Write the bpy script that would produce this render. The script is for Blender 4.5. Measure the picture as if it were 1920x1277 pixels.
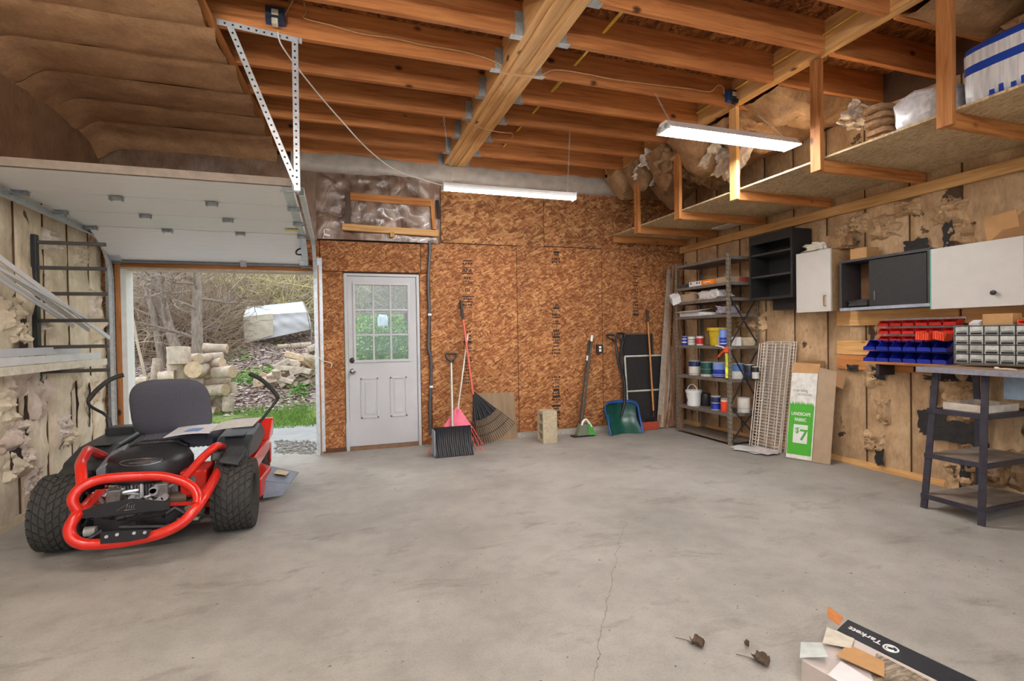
import bpy, math, random
from mathutils import Vector as V, Matrix, noise as NZ
for o in list(bpy.data.objects): bpy.data.objects.remove(o)
SC = bpy.context.scene
COL = SC.collection
# ---------------------------------------------------------------- camera
FPX, YAW, PIT, ROL, CAMH = 968.1, math.radians(18.782), math.radians(0.639), math.radians(-0.927), 1.35
cf = V((math.sin(YAW)*math.cos(PIT), math.cos(YAW)*math.cos(PIT), -math.sin(PIT)))
cr = V((math.cos(YAW), -math.sin(YAW), 0)); cu = cr.cross(cf)
cr, cu = cr*math.cos(ROL)+cu*math.sin(ROL), cu*math.cos(ROL)-cr*math.sin(ROL)
cam = bpy.data.cameras.new('camera'); cam.sensor_width = 36; cam.sensor_fit = 'HORIZONTAL'
cam.lens = FPX/1920*36; cam.clip_start = .05; cam.clip_end = 300
camo = bpy.data.objects.new('camera', cam); COL.objects.link(camo)
camo.matrix_world = Matrix(((cr.x, cu.x, -cf.x, 0), (cr.y, cu.y, -cf.y, 0), (cr.z, cu.z, -cf.z, CAMH), (0, 0, 0, 1)))
SC.camera = camo
# ---------------------------------------------------------------- sky, sun, exposure
wd = bpy.data.worlds.new('sky'); SC.world = wd; wd.use_nodes = True
bg = wd.node_tree.nodes['Background']; bg.inputs[0].default_value = (.86, .93, 1, 1); bg.inputs[1].default_value = 1.0
sun = bpy.data.lights.new('sun', 'SUN'); sun.energy = .4; sun.angle = math.radians(9); sun.color = (1, .95, .86)
suno = bpy.data.objects.new('sun', sun); COL.objects.link(suno); suno.rotation_euler = (math.radians(-52), 0, math.radians(38))
SC.view_settings.view_transform = 'Standard'; SC.view_settings.look = 'None'
SC.view_settings.gamma = 1; SC.view_settings.use_curve_mapping = False
SC.view_settings.exposure = 1.2
LAMP_POWER = 60.0
FILL_POWER = 34.0  # emission of the added fill lights out of view
# ---------------------------------------------------------------- helpers
RN = random.Random(7)
def on(ax, val, x, y):
    """pixel of the photograph -> point on the plane axis=val"""
    d = cf + cr*((x-960)/FPX) - cu*((y-638.5)/FPX)
    o = V((0, 0, CAMH)); return o + d*((val-o[ax])/d[ax])
def nz(p, s=1.0): return NZ.noise(V(p)*s)
def rot_to(d, up=V((0, 0, 1))):
    d = V(d).normalized(); up = V(up)
    if abs(d.dot(up)) > .99: up = V((0, 1, 0)) if abs(d.y) < .9 else V((1, 0, 0))
    x = up.cross(d).normalized(); y = d.cross(x)
    return x, y, d
class MB:
    """collects shapes, build() links them as one mesh object"""
    def __init__(s): s.v = []; s.f = []; s.m = []; s.k = 0
    def add(s, vs, fs, mi=None):
        b = len(s.v); s.v += [tuple(p) for p in vs]; s.f += [tuple(b+i for i in f) for f in fs]
        s.m += [s.k if mi is None else mi]*len(fs); return s
    def box(s, a, b, bev=0):
        x0, x1 = sorted((a[0], b[0])); y0, y1 = sorted((a[1], b[1])); z0, z1 = sorted((a[2], b[2]))
        return s.hexa([(x0, y0, z0), (x1, y0, z0), (x1, y1, z0), (x0, y1, z0), (x0, y0, z1), (x1, y0, z1), (x1, y1, z1), (x0, y1, z1)])
    def hexa(s, p): return s.add(p, [(3, 2, 1, 0), (4, 5, 6, 7), (0, 1, 5, 4), (1, 2, 6, 5), (2, 3, 7, 6), (3, 0, 4, 7)])
    def bar(s, a, b, w, h, up=(0, 0, 1)):
        a, b = V(a), V(b); x, y, d = rot_to(b-a, up)
        c = [(-w/2, -h/2), (w/2, -h/2), (w/2, h/2), (-w/2, h/2)]
        return s.hexa([a+x*i+y*j for i, j in c]+[b+x*i+y*j for i, j in c])
    def obox(s, c, ax, ay, az):
        c, ax, ay, az = V(c), V(ax), V(ay), V(az)
        return s.hexa([c-ax-ay-az, c+ax-ay-az, c+ax+ay-az, c-ax+ay-az, c-ax-ay+az, c+ax-ay+az, c+ax+ay+az, c-ax+ay+az])
    def cyl(s, a, b, r0, r1=None, n=12, caps=True, capmi=None):
        r1 = r0 if r1 is None else r1; a, b = V(a), V(b); x, y, d = rot_to(b-a); vs = []
        for p, r in ((a, r0), (b, r1)):
            for i in range(n):
                t = 2*math.pi*i/n; vs.append(p+x*(r*math.cos(t))+y*(r*math.sin(t)))
        s.add(vs, [(i, (i+1) % n, n+(i+1) % n, n+i) for i in range(n)])
        if caps:
            s.add(vs[:n], [tuple(range(n-1, -1, -1))], capmi); s.add(vs[n:], [tuple(range(n))], capmi)
        return s
    def tube(s, pts, r, n=8, closed=False, sm=0):
        P = [V(p) for p in pts]
        if sm:
            Q = []; L = len(P)
            for i in range(L if closed else L-1):
                p0 = P[(i-1) % L] if closed or i > 0 else P[0]; p1 = P[i]; p2 = P[(i+1) % L]; p3 = P[(i+2) % L] if closed or i+2 < L else P[-1]
                for k in range(sm):
                    t = k/sm; Q.append(.5*((2*p1)+(p2-p0)*t+(2*p0-5*p1+4*p2-p3)*t*t+(3*p1-p0-3*p2+p3)*t**3))
            if not closed: Q.append(P[-1])
            P = Q
        L = len(P); vs = []; up = None
        for i, p in enumerate(P):
            d = (P[(i+1) % L]-P[i-1]) if closed else (P[min(i+1, L-1)]-P[max(i-1, 0)])
            if d.length < 1e-9: d = V((0, 0, 1))
            d.normalize()
            if up is None: x, y, _ = rot_to(d)
            else:
                y = (up-d*up.dot(d)); y.normalize(); x = y.cross(d)
            up = y; rr = r[min(i, len(r)-1)] if isinstance(r, (list, tuple)) else r
            for k in range(n):
                t = 2*math.pi*k/n; vs.append(p+x*(rr*math.cos(t))+y*(rr*math.sin(t)))
        fs = [(i*n+k, i*n+(k+1) % n, ((i+1) % L)*n+(k+1) % n, ((i+1) % L)*n+k) for i in range(L if closed else L-1) for k in range(n)]
        if not closed: fs += [tuple(range(n-1, -1, -1)), tuple((L-1)*n+k for k in range(n))]
        return s.add(vs, fs)
    def lathe(s, c, ax, prof, n=24, closed=False, mis=None):
        """prof: (distance along axis, radius)"""
        c = V(c); x, y, d = rot_to(ax); vs = []; L = len(prof)
        for h, r in prof:
            for k in range(n):
                t = 2*math.pi*k/n; vs.append(c+d*h+x*(r*math.cos(t))+y*(r*math.sin(t)))
        b = len(s.v); s.v += [tuple(p) for p in vs]
        for i in range(L if closed else L-1):
            j = (i+1) % L
            for k in range(n):
                s.f.append((b+i*n+k, b+i*n+(k+1) % n, b+j*n+(k+1) % n, b+j*n+k)); s.m.append(mis[i] if mis else s.k)
        if not closed:
            if prof[0][1] > 1e-5: s.f.append(tuple(b+k for k in range(n-1, -1, -1))); s.m.append(s.k)
            if prof[-1][1] > 1e-5: s.f.append(tuple(b+(L-1)*n+k for k in range(n))); s.m.append(s.k)
        return s
    def prism(s, poly, ext, mi=None):
        P = [V(p) for p in poly]; e = V(ext); n = len(P)
        return s.add(P+[p+e for p in P], [tuple(range(n-1, -1, -1)), tuple(range(n, 2*n))]+[(i, (i+1) % n, n+(i+1) % n, n+i) for i in range(n)], mi)
    def grid(s, fn, nu, nv, thick=None):
        vs = [V(fn(i/nu, j/nv)) for j in range(nv+1) for i in range(nu+1)]
        fs = [(j*(nu+1)+i, j*(nu+1)+i+1, (j+1)*(nu+1)+i+1, (j+1)*(nu+1)+i) for j in range(nv) for i in range(nu)]
        if thick is not None:
            t = V(thick); m = len(vs); rim = [i for i in range(nu+1)]+[j*(nu+1)+nu for j in range(1, nv+1)]+[nv*(nu+1)+i for i in range(nu-1, -1, -1)]+[j*(nu+1) for j in range(nv-1, 0, -1)]
            vs = vs+[p+t for p in vs]; fs = fs+[tuple(m+i for i in reversed(f)) for f in fs]
            fs += [(rim[(i+1) % len(rim)], rim[i], m+rim[i], m+rim[(i+1) % len(rim)]) for i in range(len(rim))]
        return s.add(vs, fs)
    def ball(s, c, r, n=10, sq=(1, 1, 1)):
        c = V(c)
        pr = [(-math.cos(math.pi*i/n)*r, max(math.sin(math.pi*i/n)*r, 1e-6)) for i in range(n+1)]
        b = len(s.v); s.lathe(c, (0, 0, 1), pr, n+4)
        for i in range(b, len(s.v)):
            p = V(s.v[i])-c; s.v[i] = (c.x+p.x*sq[0], c.y+p.y*sq[1], c.z+p.z*sq[2])
        return s
    def build(s, name, mats, parent=None, smooth=None, bevel=0, disp=None, label=None):
        off = V(parent['_o']) if parent is not None and '_o' in parent else V((0, 0, 0))
        me = bpy.data.meshes.new(name)
        me.from_pydata([(p[0]-off.x, p[1]-off.y, p[2]-off.z) for p in s.v], [], s.f)
        if not isinstance(mats, (list, tuple)): mats = [mats]
        for m in mats: me.materials.append(m)
        if len(mats) > 1: me.polygons.foreach_set('material_index', s.m)
        me.validate(clean_customdata=False); me.update()
        if smooth is not None:
            me.polygons.foreach_set('use_smooth', [True]*len(me.polygons)); me.set_sharp_from_angle(angle=math.radians(smooth))
        o = bpy.data.objects.new(name, me); COL.objects.link(o)
        if parent is not None:
            o.parent = parent; o['_o'] = tuple(off)
        if bevel:
            b = o.modifiers.new('bevel', 'BEVEL'); b.width = bevel; b.segments = 2; b.limit_method = 'ANGLE'; b.angle_limit = math.radians(40)
        if label: o['label'] = label
        return o
def tag(o, label, cat, group=None):
    o['label'] = label; o['category'] = cat
    if group: o['group'] = group
    return o
def struct(o): o['kind'] = 'structure'; return o
def thing(name, loc, label, cat, group=None):
    o = bpy.data.objects.new(name, None); o.location = loc; o.empty_display_size = .1; o['_o'] = tuple(loc)
    COL.objects.link(o); return tag(o, label, cat, group)
def sroot(name, loc=(0, 0, 0)):
    o = bpy.data.objects.new(name, None); o.location = loc; o['_o'] = tuple(loc); COL.objects.link(o); return struct(o)
def solo(mb, name, mat, label, cat, group=None, loc=None, smooth=None, bevel=0):
    """a thing that is one mesh, origin at its base"""
    if loc is None:
        xs = [p[0] for p in mb.v]; ys = [p[1] for p in mb.v]; zs = [p[2] for p in mb.v]
        loc = ((min(xs)+max(xs))/2, (min(ys)+max(ys))/2, min(zs))
    mb.v = [(p[0]-loc[0], p[1]-loc[1], p[2]-loc[2]) for p in mb.v]
    o = mb.build(name, mat, None, smooth, bevel); o.location = loc; o['_o'] = tuple(loc)
    return tag(o, label, cat, group)
def inst(src, loc, rz=0, parent=None, label=None, group=None, rot=None):
    """copy of a thing with copies of its parts and sub-parts"""
    o = src.copy(); COL.objects.link(o); o.parent = parent; o.location = loc
    o.rotation_euler = rot if rot else (0, 0, rz)
    if label: o['label'] = label
    if group: o['group'] = group
    for c in src.children:
        d = c.copy(); COL.objects.link(d); d.parent = o
        for g in c.children:
            e = g.copy(); COL.objects.link(e); e.parent = d
    return o
def text(name, body, size, org, xd, yd, mat, parent, ext=.0006, align='LEFT', shear=0, bold=0, sx=1):
    cv = bpy.data.curves.new(name, 'FONT'); cv.body = body; cv.size = size; cv.extrude = ext; cv.align_x = align; cv.shear = shear; cv.offset = bold
    cv.resolution_u = 3
    t = bpy.data.objects.new(name, cv); COL.objects.link(t)
    bpy.context.view_layer.update()
    me = bpy.data.meshes.new_from_object(t.evaluated_get(bpy.context.evaluated_depsgraph_get()))
    bpy.data.objects.remove(t)
    xd, yd = V(xd).normalized(), V(yd).normalized(); zd = xd.cross(yd); org = V(org); off = V(parent['_o']) if '_o' in parent else V((0, 0, 0))
    for v in me.vertices:
        c = v.co.copy(); v.co = org+xd*(c.x*sx)+yd*c.y+zd*c.z-off
    me.materials.clear(); me.materials.append(mat)
    o = bpy.data.objects.new(name, me); COL.objects.link(o); o.parent = parent; o['_o'] = tuple(off); return o
# ---------------------------------------------------------------- materials
class NT:
    def __init__(s, name):
        s.m = bpy.data.materials.new(name); s.m.use_nodes = True; s.t = s.m.node_tree; s.b = s.t.nodes['Principled BSDF']
    def n(s, ty, **kw):
        nd = s.t.nodes.new('ShaderNode'+ty)
        for k, v in kw.items():
            if k.startswith('i_'):
                key = k[2:]; key = int(key) if key.isdigit() else key
                s.put(nd.inputs[key], v)
            else: setattr(nd, k, v)
        return nd
    def put(s, inp, v):
        if isinstance(v, bpy.types.NodeSocket): s.t.links.new(v, inp)
        elif isinstance(v, bpy.types.Node): s.t.links.new(v.outputs[0], inp)
        else:
            if isinstance(v, (tuple, list)) and len(v) == 3 and inp.type == 'RGBA': v = (*v, 1)
            inp.default_value = v
    def coord(s, scale=(1, 1, 1), rot=(0, 0, 0), rnd=30):
        tc = s.n('TexCoord'); c = tc.outputs['Object']
        if rnd:
            oi = s.n('ObjectInfo'); mu = s.n('VectorMath', operation='ADD')
            cb = s.n('CombineXYZ'); ml = s.n('Math', operation='MULTIPLY', i_0=oi.outputs['Random'], i_1=rnd)
            for k in range(3): s.put(cb.inputs[k], ml)
            s.put(mu.inputs[0], c); s.put(mu.inputs[1], cb); c = mu.outputs[0]
        mp = s.n('Mapping'); s.put(mp.inputs[0], c); mp.inputs['Scale'].default_value = scale; mp.inputs['Rotation'].default_value = rot
        return mp.outputs[0]
    def noise(s, co, scale, detail=4, rough=.55, dist=0):
        nd = s.n('TexNoise'); s.put(nd.inputs['Vector'], co); nd.inputs['Scale'].default_value = scale; nd.inputs['Detail'].default_value = detail
        nd.inputs['Roughness'].default_value = rough; nd.inputs['Distortion'].default_value = dist; return nd.outputs[0]
    def ramp(s, fac, stops, interp='LINEAR'):
        nd = s.n('ValToRGB'); nd.color_ramp.interpolation = interp; e = nd.color_ramp.elements
        while len(e) < len(stops): e.new(.5)
        for i, (p, c) in enumerate(stops):
            e[i].position = p; c = (c, c, c) if isinstance(c, (int, float)) else c; e[i].color = (*c, 1)
        s.put(nd.inputs[0], fac); return nd.outputs[0]
    def mix(s, fac, a, b, blend='MIX'):
        nd = s.n('MixRGB', blend_type=blend); s.put(nd.inputs[0], fac); s.put(nd.inputs[1], a); s.put(nd.inputs[2], b); return nd.outputs[0]
    def math(s, op, a, b=0):
        nd = s.n('Math', operation=op); s.put(nd.inputs[0], a); s.put(nd.inputs[1], b); return nd.outputs[0]
    def bump(s, h, st=.3, d=.01):
        nd = s.n('Bump'); s.put(nd.inputs['Height'], h); nd.inputs['Strength'].default_value = st; nd.inputs['Distance'].default_value = d
        s.put(s.b.inputs['Normal'], nd); return s
    def rndval(s, col, amt=.25):
        oi = s.n('ObjectInfo'); mr = s.n('MapRange', i_0=oi.outputs['Random'], i_3=1-amt, i_4=1+amt)
        h = s.n('HueSaturation'); s.put(h.inputs['Color'], col); s.put(h.inputs['Value'], mr); return h.outputs[0]
    def out(s, col=None, rough=None, metal=None, spec=None, **kw):
        if col is not None: s.put(s.b.inputs['Base Color'], col)
        if rough is not None: s.put(s.b.inputs['Roughness'], rough)
        if metal is not None: s.put(s.b.inputs['Metallic'], metal)
        if spec is not None: s.put(s.b.inputs['Specular IOR Level'], spec)
        for k, v in kw.items(): s.put(s.b.inputs[k.replace('_', ' ')], v)
        return s.m
def lin(r, g, b):
    f = lambda c: (c/255/12.92 if c/255 <= .04045 else ((c/255+.055)/1.055)**2.4)
    return (f(r), f(g), f(b))
def sc(c, k): return tuple(min(1, x*k) for x in c)
def plain(name, rgb, rough=.5, metal=0, var=.18, scale=18, bump=0, spec=.5, dirt=0, rnd=.0, stretch=(1, 1, 1), **kw):
    c = lin(*rgb); t = NT(name); co = t.coord(stretch); nv = t.noise(co, scale, 5)
    col = t.ramp(nv, [(.3, sc(c, 1-var)), (.7, sc(c, 1+var))])
    if dirt:
        d = t.noise(co, scale*.25, 6, .65); col = t.mix(t.ramp(d, [(.5, 0), (.68, dirt)]), col, sc(c, .35))
    if rnd: col = t.rndval(col, rnd)
    if bump: t.bump(nv, bump, .004)
    return t.out(col, rough, metal, spec, **kw)
def m_lumber(name, axis, dark, light, knots=True):
    t = NT(name); st = [14, 14, 14]; st[axis] = .9
    co = t.coord(tuple(st)); g = t.noise(co, 2.2, 6, .6, .6)
    col = t.ramp(g, [(.28, lin(*dark)), (.5, tuple((a+b)/2 for a, b in zip(lin(*dark), lin(*light)))), (.74, lin(*light))])
    if knots:
        ks = [3.2, 3.2, 3.2]; ks[axis] = 2.0; kc = t.coord(tuple(ks)); vo = t.n('TexVoronoi'); t.put(vo.inputs['Vector'], kc); vo.inputs['Scale'].default_value = 1.2
        rg = t.ramp(vo.outputs[0], [(.05, 1), (.11, .0)]); col = t.mix(t.math('MULTIPLY', rg, .9), col, lin(45, 24, 12))
    col = t.rndval(col, .16); t.bump(g, .12, .003)
    return t.out(col, .68, 0, .25)
def m_osb(name, axis, dark, mid, light, dens=1.0, dirt=0.0):
    t = NT(name); cols = []; facs = []
    for k, a in enumerate((.35, -.6, .95, -1.15)):
        r = [0, 0, 0]; r[axis] = a; base = t.coord((1, 1, 1), tuple(r))
        dn = t.n('TexNoise'); t.put(dn.inputs['Vector'], base); dn.inputs['Scale'].default_value = 6
        dm = t.n('VectorMath', operation='MULTIPLY_ADD'); t.put(dm.inputs[0], dn.outputs['Color']); dm.inputs[1].default_value = (.05,)*3; t.put(dm.inputs[2], base)
        s = [26*dens]*3; s[(axis+1) % 3] = 7*dens; s[axis] = 2
        mp = t.n('Mapping'); t.put(mp.inputs[0], dm); mp.inputs['Scale'].default_value = s; mp.inputs['Location'].default_value = (k*7.3, k*3.1, k*5.7)
        vo = t.n('TexVoronoi'); t.put(vo.inputs['Vector'], mp.outputs[0]); vo.inputs['Scale'].default_value = 1.6; vo.inputs['Randomness'].default_value = 1
        sp = t.n('SeparateColor'); t.put(sp.inputs[0], vo.outputs['Color'])
        cols.append(t.ramp(sp.outputs[0], [(.05, lin(*dark)), (.45, lin(*mid)), (.8, tuple(.5*a+.5*b for a, b in zip(lin(*mid), lin(*light)))), (.97, lin(*light))]))
        facs.append(sp.outputs[1])
    c = cols[0]
    for k in (1, 2, 3): c = t.mix(t.ramp(facs[k], [(.42, 0), (.5, .85)]), c, cols[k])
    co = t.coord(); big = t.noise(co, 2.2, 5); c = t.mix(.55, c, t.ramp(big, [(.3, .5), (.7, 1.0)]), 'MULTIPLY')
    fn = t.noise(t.coord((40, 40, 40)), 3, 4); c = t.mix(.4, c, t.ramp(fn, [(.35, .45), (.6, 1)]), 'MULTIPLY')
    if dirt: c = t.mix(t.ramp(t.noise(co, 3.5, 6, .7), [(.5, 0), (.7, dirt)]), c, lin(50, 35, 25))
    t.bump(facs[1], .15, .003)
    return t.out(c, .75, 0, .2)
def m_kraft(name, dark, light, tear=.0, rough=.55, fleck=.35):
    t = NT(name); co = t.coord(); a = t.noise(co, 5, 6, .6); w = t.noise(t.coord((4, 4, 1.2)), 9, 6, .65, .8)
    c = t.ramp(a, [(.3, lin(*dark)), (.7, lin(*light))])
    c = t.mix(fleck, c, t.ramp(w, [(.32, .4), (.55, 1), (.72, 1.15)]), 'MULTIPLY')
    if tear:
        v = t.noise(t.coord((1.3, 1.3, 1.0)), 3.1, 7, .62, .4); c = t.mix(t.ramp(v, [(.66-tear, 0), (.68-tear, .9)]), c, lin(62, 42, 30))
        v2 = t.noise(t.coord((1.3, 1.3, 1), rnd=11), 4.5, 5, .6); c = t.mix(t.ramp(v2, [(.68, 0), (.7, .7)]), c, lin(176, 120, 80))
    c = t.rndval(c, .1); t.bump(w, .5, .012)
    return t.out(c, rough, 0, .35)
CRACK = (-.353, .705)
def m_concrete():
    t = NT('concrete_floor'); co = t.coord(rnd=0); a = t.noise(co, 1.1, 8, .6); b = t.noise(co, 7, 8, .68); f = t.noise(co, 90, 3)
    c = t.ramp(a, [(.3, lin(142, 139, 133)), (.5, lin(160, 157, 150)), (.7, lin(174, 171, 164))])
    c = t.mix(.7, c, t.ramp(b, [(.3, .72), (.55, 1), (.75, 1.08)]), 'MULTIPLY')
    c = t.mix(.5, c, t.ramp(f, [(.3, .7), (.5, 1)]), 'MULTIPLY')
    # worn dark smudges with shapes of their own
    s1 = t.noise(t.coord((1, 2.2, 1), rnd=0), 1.9, 7, .7, .5); c = t.mix(t.ramp(s1, [(.56, 0), (.72, .55)]), c, lin(92, 84, 74))
    s2 = t.noise(co, 14, 4, .6); c = t.mix(t.ramp(s2, [(.70, 0), (.74, .8)]), c, lin(70, 62, 55))
    sp = t.n('TexVoronoi'); t.put(sp.inputs['Vector'], co); sp.inputs['Scale'].default_value = 9
    c = t.mix(t.ramp(sp.outputs[0], [(.035, .85), (.05, 0)]), c, lin(52, 45, 40))
    # cracks
    xy = t.n('SeparateXYZ'); t.put(xy.inputs[0], co); wig = t.math('MULTIPLY', t.math('SUBTRACT', t.noise(co, 4, 7, .65), .5), .16)
    for x0, k, y0, y1, w in ((CRACK[0], CRACK[1], -3, 3.25, .0022), (2.9, .05, 3.2, 4.6, .0012)):
        ln = t.math('ADD', t.math('MULTIPLY', xy.outputs[1], k), x0); d = t.math('ABSOLUTE', t.math('SUBTRACT', t.math('SUBTRACT', xy.outputs[0], ln), wig))
        on_ = t.math('MULTIPLY', t.math('LESS_THAN', d, w), t.math('MULTIPLY', t.math('GREATER_THAN', xy.outputs[1], y0), t.math('LESS_THAN', xy.outputs[1], y1)))
        c = t.mix(t.math('MULTIPLY', on_, .6), c, lin(84, 76, 68))
    t.bump(b, .12, .004)
    return t.out(c, t.ramp(b, [(.3, .45), (.7, .68)]), 0, .4)
def emit(name, rgb, st):
    t = NT(name); t.b.inputs['Emission Color'].default_value = (*lin(*rgb), 1); t.b.inputs['Emission Strength'].default_value = st
    return t.out(lin(*rgb), .4)
LD, LL = (150, 88, 44), (214, 150, 90)
LUM = [m_lumber('lumber_%s' % a, i, LD, LL) for i, a in enumerate('xyz')]
LUP = [m_lumber('pale_lumber_%s' % a, i, (188, 136, 78), (232, 188, 128)) for i, a in enumerate('xyz')]
JST = m_lumber('joist_lumber', 0, (154, 90, 48), (206, 140, 84))
BEAM = m_lumber('beam_lumber', 1, (196, 140, 80), (240, 196, 136))
OSB = m_osb('osb_wall', 1, (124, 74, 42), (168, 106, 64), (222, 168, 114), 1.6)
OSBU = m_osb('osb_wall_upper', 1, (126, 78, 46), (176, 116, 72), (224, 174, 120), 1.2)
OSBS = m_osb('osb_subfloor', 2, (84, 46, 24), (140, 84, 46), (180, 120, 70))
OSBD = m_osb('osb_deck', 2, (182, 154, 116), (208, 182, 142), (228, 206, 168), 1.8)
KRW = m_kraft('kraft_left_wall', (206, 190, 160), (236, 224, 200), .02, .5, .3)  # daylight on the lower left wall is put into this pale cream
KRR = m_kraft('kraft_right_wall', (176, 142, 106), (216, 184, 144), .02, .6, .4)
KRC = m_kraft('kraft_ceiling', (164, 126, 92), (204, 164, 124), 0, .5, .35)
KRCR = m_kraft('kraft_sagging', (120, 88, 60), (186, 148, 108), 0, .5, .5)
FIB = m_kraft('fibreglass', (150, 112, 82), (206, 170, 132), 0, .95, .6)
PAPW = m_kraft('torn_paper', (196, 176, 158), (236, 226, 214), 0, .5, .3)
CONC = m_concrete()
CURB = plain('concrete_curb', (172, 165, 152), .8, var=.16, scale=30, bump=.2)
GALV = plain('galvanised', (204, 210, 214), .38, .45, .15, 30)
GALD = plain('dull_galvanised', (164, 168, 170), .5, .4, .2, 30)
DARKM = plain('dark_steel', (58, 52, 56), .5, .3, .2, 20)
BLK = plain('black_paint', (30, 30, 32), .45, 0, .2, 30)
BLKP = plain('black_plastic', (36, 36, 40), .38, 0, .15, 30)
RUB = plain('rubber', (54, 53, 50), .75, 0, .25, 40, .2)
WHT = plain('white_paint', (226, 224, 220), .4, 0, .04, 8, dirt=.12)
WHP = plain('white_plastic', (232, 232, 230), .35, 0, .05, 20)
WHD = plain('door_white', (192, 193, 196), .45, 0, .05, 6, .05, dirt=.22)
GDW = plain('garage_door_white', (242, 244, 245), .42, 0, .05, 30, .25, stretch=(.3, 8, 8), dirt=.1)
VINYL = plain('white_trim', (228, 228, 224), .4, 0, .05, 12)
RED = plain('mower_red', (214, 34, 18), .28, 0, .08, 10, Coat_Weight=.4)
REDP = plain('red_plastic', (206, 32, 24), .3, 0, .1, 20)
ORNG = plain('orange_plastic', (238, 84, 50), .4, 0, .1, 20)
BLUP = plain('blue_plastic', (22, 38, 150), .3, 0, .12, 20)
BLUD = plain('blue_box', (28, 74, 140), .45, 0, .1, 20)
GRNP = plain('green_plastic', (70, 150, 60), .4, 0, .1, 20)
TEAL = plain('dark_green_plastic', (24, 74, 62), .3, 0, .15, 20)
BLUS = plain('shovel_blue', (36, 84, 150), .35, 0, .12, 20)
PINK = plain('pink_plastic', (226, 100, 128), .45, 0, .1, 20)
CORAL = plain('coral_paint', (216, 96, 78), .45, 0, .12, 30)
CARD = plain('cardboard', (184, 142, 94), .8, 0, .1, 14, .08)
CARDD = plain('old_cardboard', (150, 112, 74), .85, 0, .14, 12, .1, dirt=.2)
CARDG = plain('grey_cardboard', (172, 148, 122), .85, 0, .1, 12, .1, dirt=.2)
PAPER = plain('paper', (226, 226, 228), .6, 0, .05, 14)
PLBAG = plain('clear_bag', (206, 202, 200), .22, 0, .2, 30, .4)
ALUM = plain('aluminium', (196, 190, 176), .4, .6, .12, 30)
WOODH = plain('wood_handle', (196, 128, 66), .5, 0, .15, 14)
WOODO = m_lumber('old_trim_wood', 2, (104, 74, 54), (176, 140, 112), False)
FABR = plain('seat_fabric', (80, 80, 90), .85, 0, .2, 160, .5)
YEL = plain('yellow_plastic', (222, 196, 52), .35, 0, .1, 20)
YLW = plain('yellow_cable', (226, 190, 70), .5, 0, .1, 30)
CABL = plain('cable_sheath', (200, 158, 112), .55, 0, .1, 30)
CORDW = plain('white_cord', (232, 228, 220), .5, 0, .05, 30)
BRASS = plain('brass', (170, 130, 70), .35, .8, .1, 30)
NICK = plain('nickel', (150, 148, 150), .25, .9, .1, 30)
STAMP = plain('stamp_ink', (48, 34, 26), .8, 0, .1, 30)
CMU = plain('cinder_block', (182, 168, 142), .95, 0, .2, 60, .6)
ENGM = plain('engine_metal', (150, 148, 146), .4, .7, .25, 30)
RIM = plain('wheel_rim', (170, 172, 176), .35, .5, .15, 30)
CHUT = plain('chute_grey', (118, 128, 142), .5, 0, .12, 20)
BARK = plain('log_bark', (186, 168, 150), .9, 0, .3, 14, .5, rnd=.2, dirt=.5)
CUTW = plain('log_cut', (184, 158, 128), .85, 0, .2, 14, .2, rnd=.2)
TRUNK = plain('tree_bark', (138, 124, 112), .95, 0, .35, 9, .6, stretch=(3, 3, .6))
TWIG = plain('twigs', (150, 130, 110), .95, 0, .3, 3, rnd=.0)
TWIGY = plain('pale_twigs', (190, 176, 128), .95, 0, .3, 3)
TARP = plain('white_tarp', (204, 204, 208), .45, 0, .06, 4, .1)
TARPD = plain('dirty_tarp', (206, 196, 176), .5, 0, .12, 4, .1)
BLADE = plain('grass_blade', (112, 146, 66), .7, 0, .35, 2)
LEAFG = plain('green_leaf', (104, 160, 60), .6, 0, .35, 6)
DEADL = plain('dead_leaf', (170, 146, 132), .85, 0, .4, 9)
LEAFB = plain('brown_leaf', (92, 76, 62), .8, 0, .3, 30)
# ================================================================ THE SETTING
D, L, R, ZC, ZT, YB = 6.42, -2.29, 4.88, 3.47, 3.71, -2.6     # back wall, left wall, right wall, joist bottoms, joist tops, open end
OX0, OX1, OZ = -2.10, -.215, 2.10                             # garage opening
DX0, DX1, DZ1 = .09, .985, 2.115                              # entry door rough opening
# floor
fl = struct(MB().box((L-.15, YB, -.15), (R+.15, D+.16, 0)).build('floor', CONC))
# back wall backing (dark gaps between the sheets) with its two openings
b = MB()
for x0, x1, z0, z1 in ((L-.15, OX0-.06, 0, 3.9), (OX1+.06, DX0, 0, 3.9), (DX1, R+.15, 0, 3.9), (OX0-.06, OX1+.06, OZ+.05, 3.9), (DX0, DX1, DZ1, 3.9)):
    b.box((x0, D+.014, z0), (x1, D+.16, z1))
wb = struct(b.build('wall_back', plain('wall_core', (60, 44, 32), .9)))
G = .004
def panel(x0, x1, z0, z1, mat=OSB): return MB().box((x0+G, D, z0+G), (x1-G, D+.012, z1-G)).build('osb_panel', mat, wb)
panel(L, OX0-.04, 0, 2.48); panel(OX1+.05, DX0, 0, 2.13); panel(OX1+.05, 1.005, 2.13, 2.49); panel(DX1, 1.115, .0, 2.13); panel(1.005, 1.115, 2.13, 2.50)
p1 = panel(1.115, 2.265, .06, 2.515); p2 = panel(2.265, 3.52, .06, 2.525); p3 = panel(3.52, R, .06, 2.535)
panel(1.265, 2.66, 2.52, 3.3, OSBU); panel(2.66, R, 2.53, 3.3, OSBU); panel(OX0-.04, OX1+.05, OZ+.06, 2.48)
panel(-.16, .05, 2.53, 2.78, OSBU)
MB().box((1.115, D-.06, 0), (R, D+.014, .06)).build('concrete_curb', CURB, wb)
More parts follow.
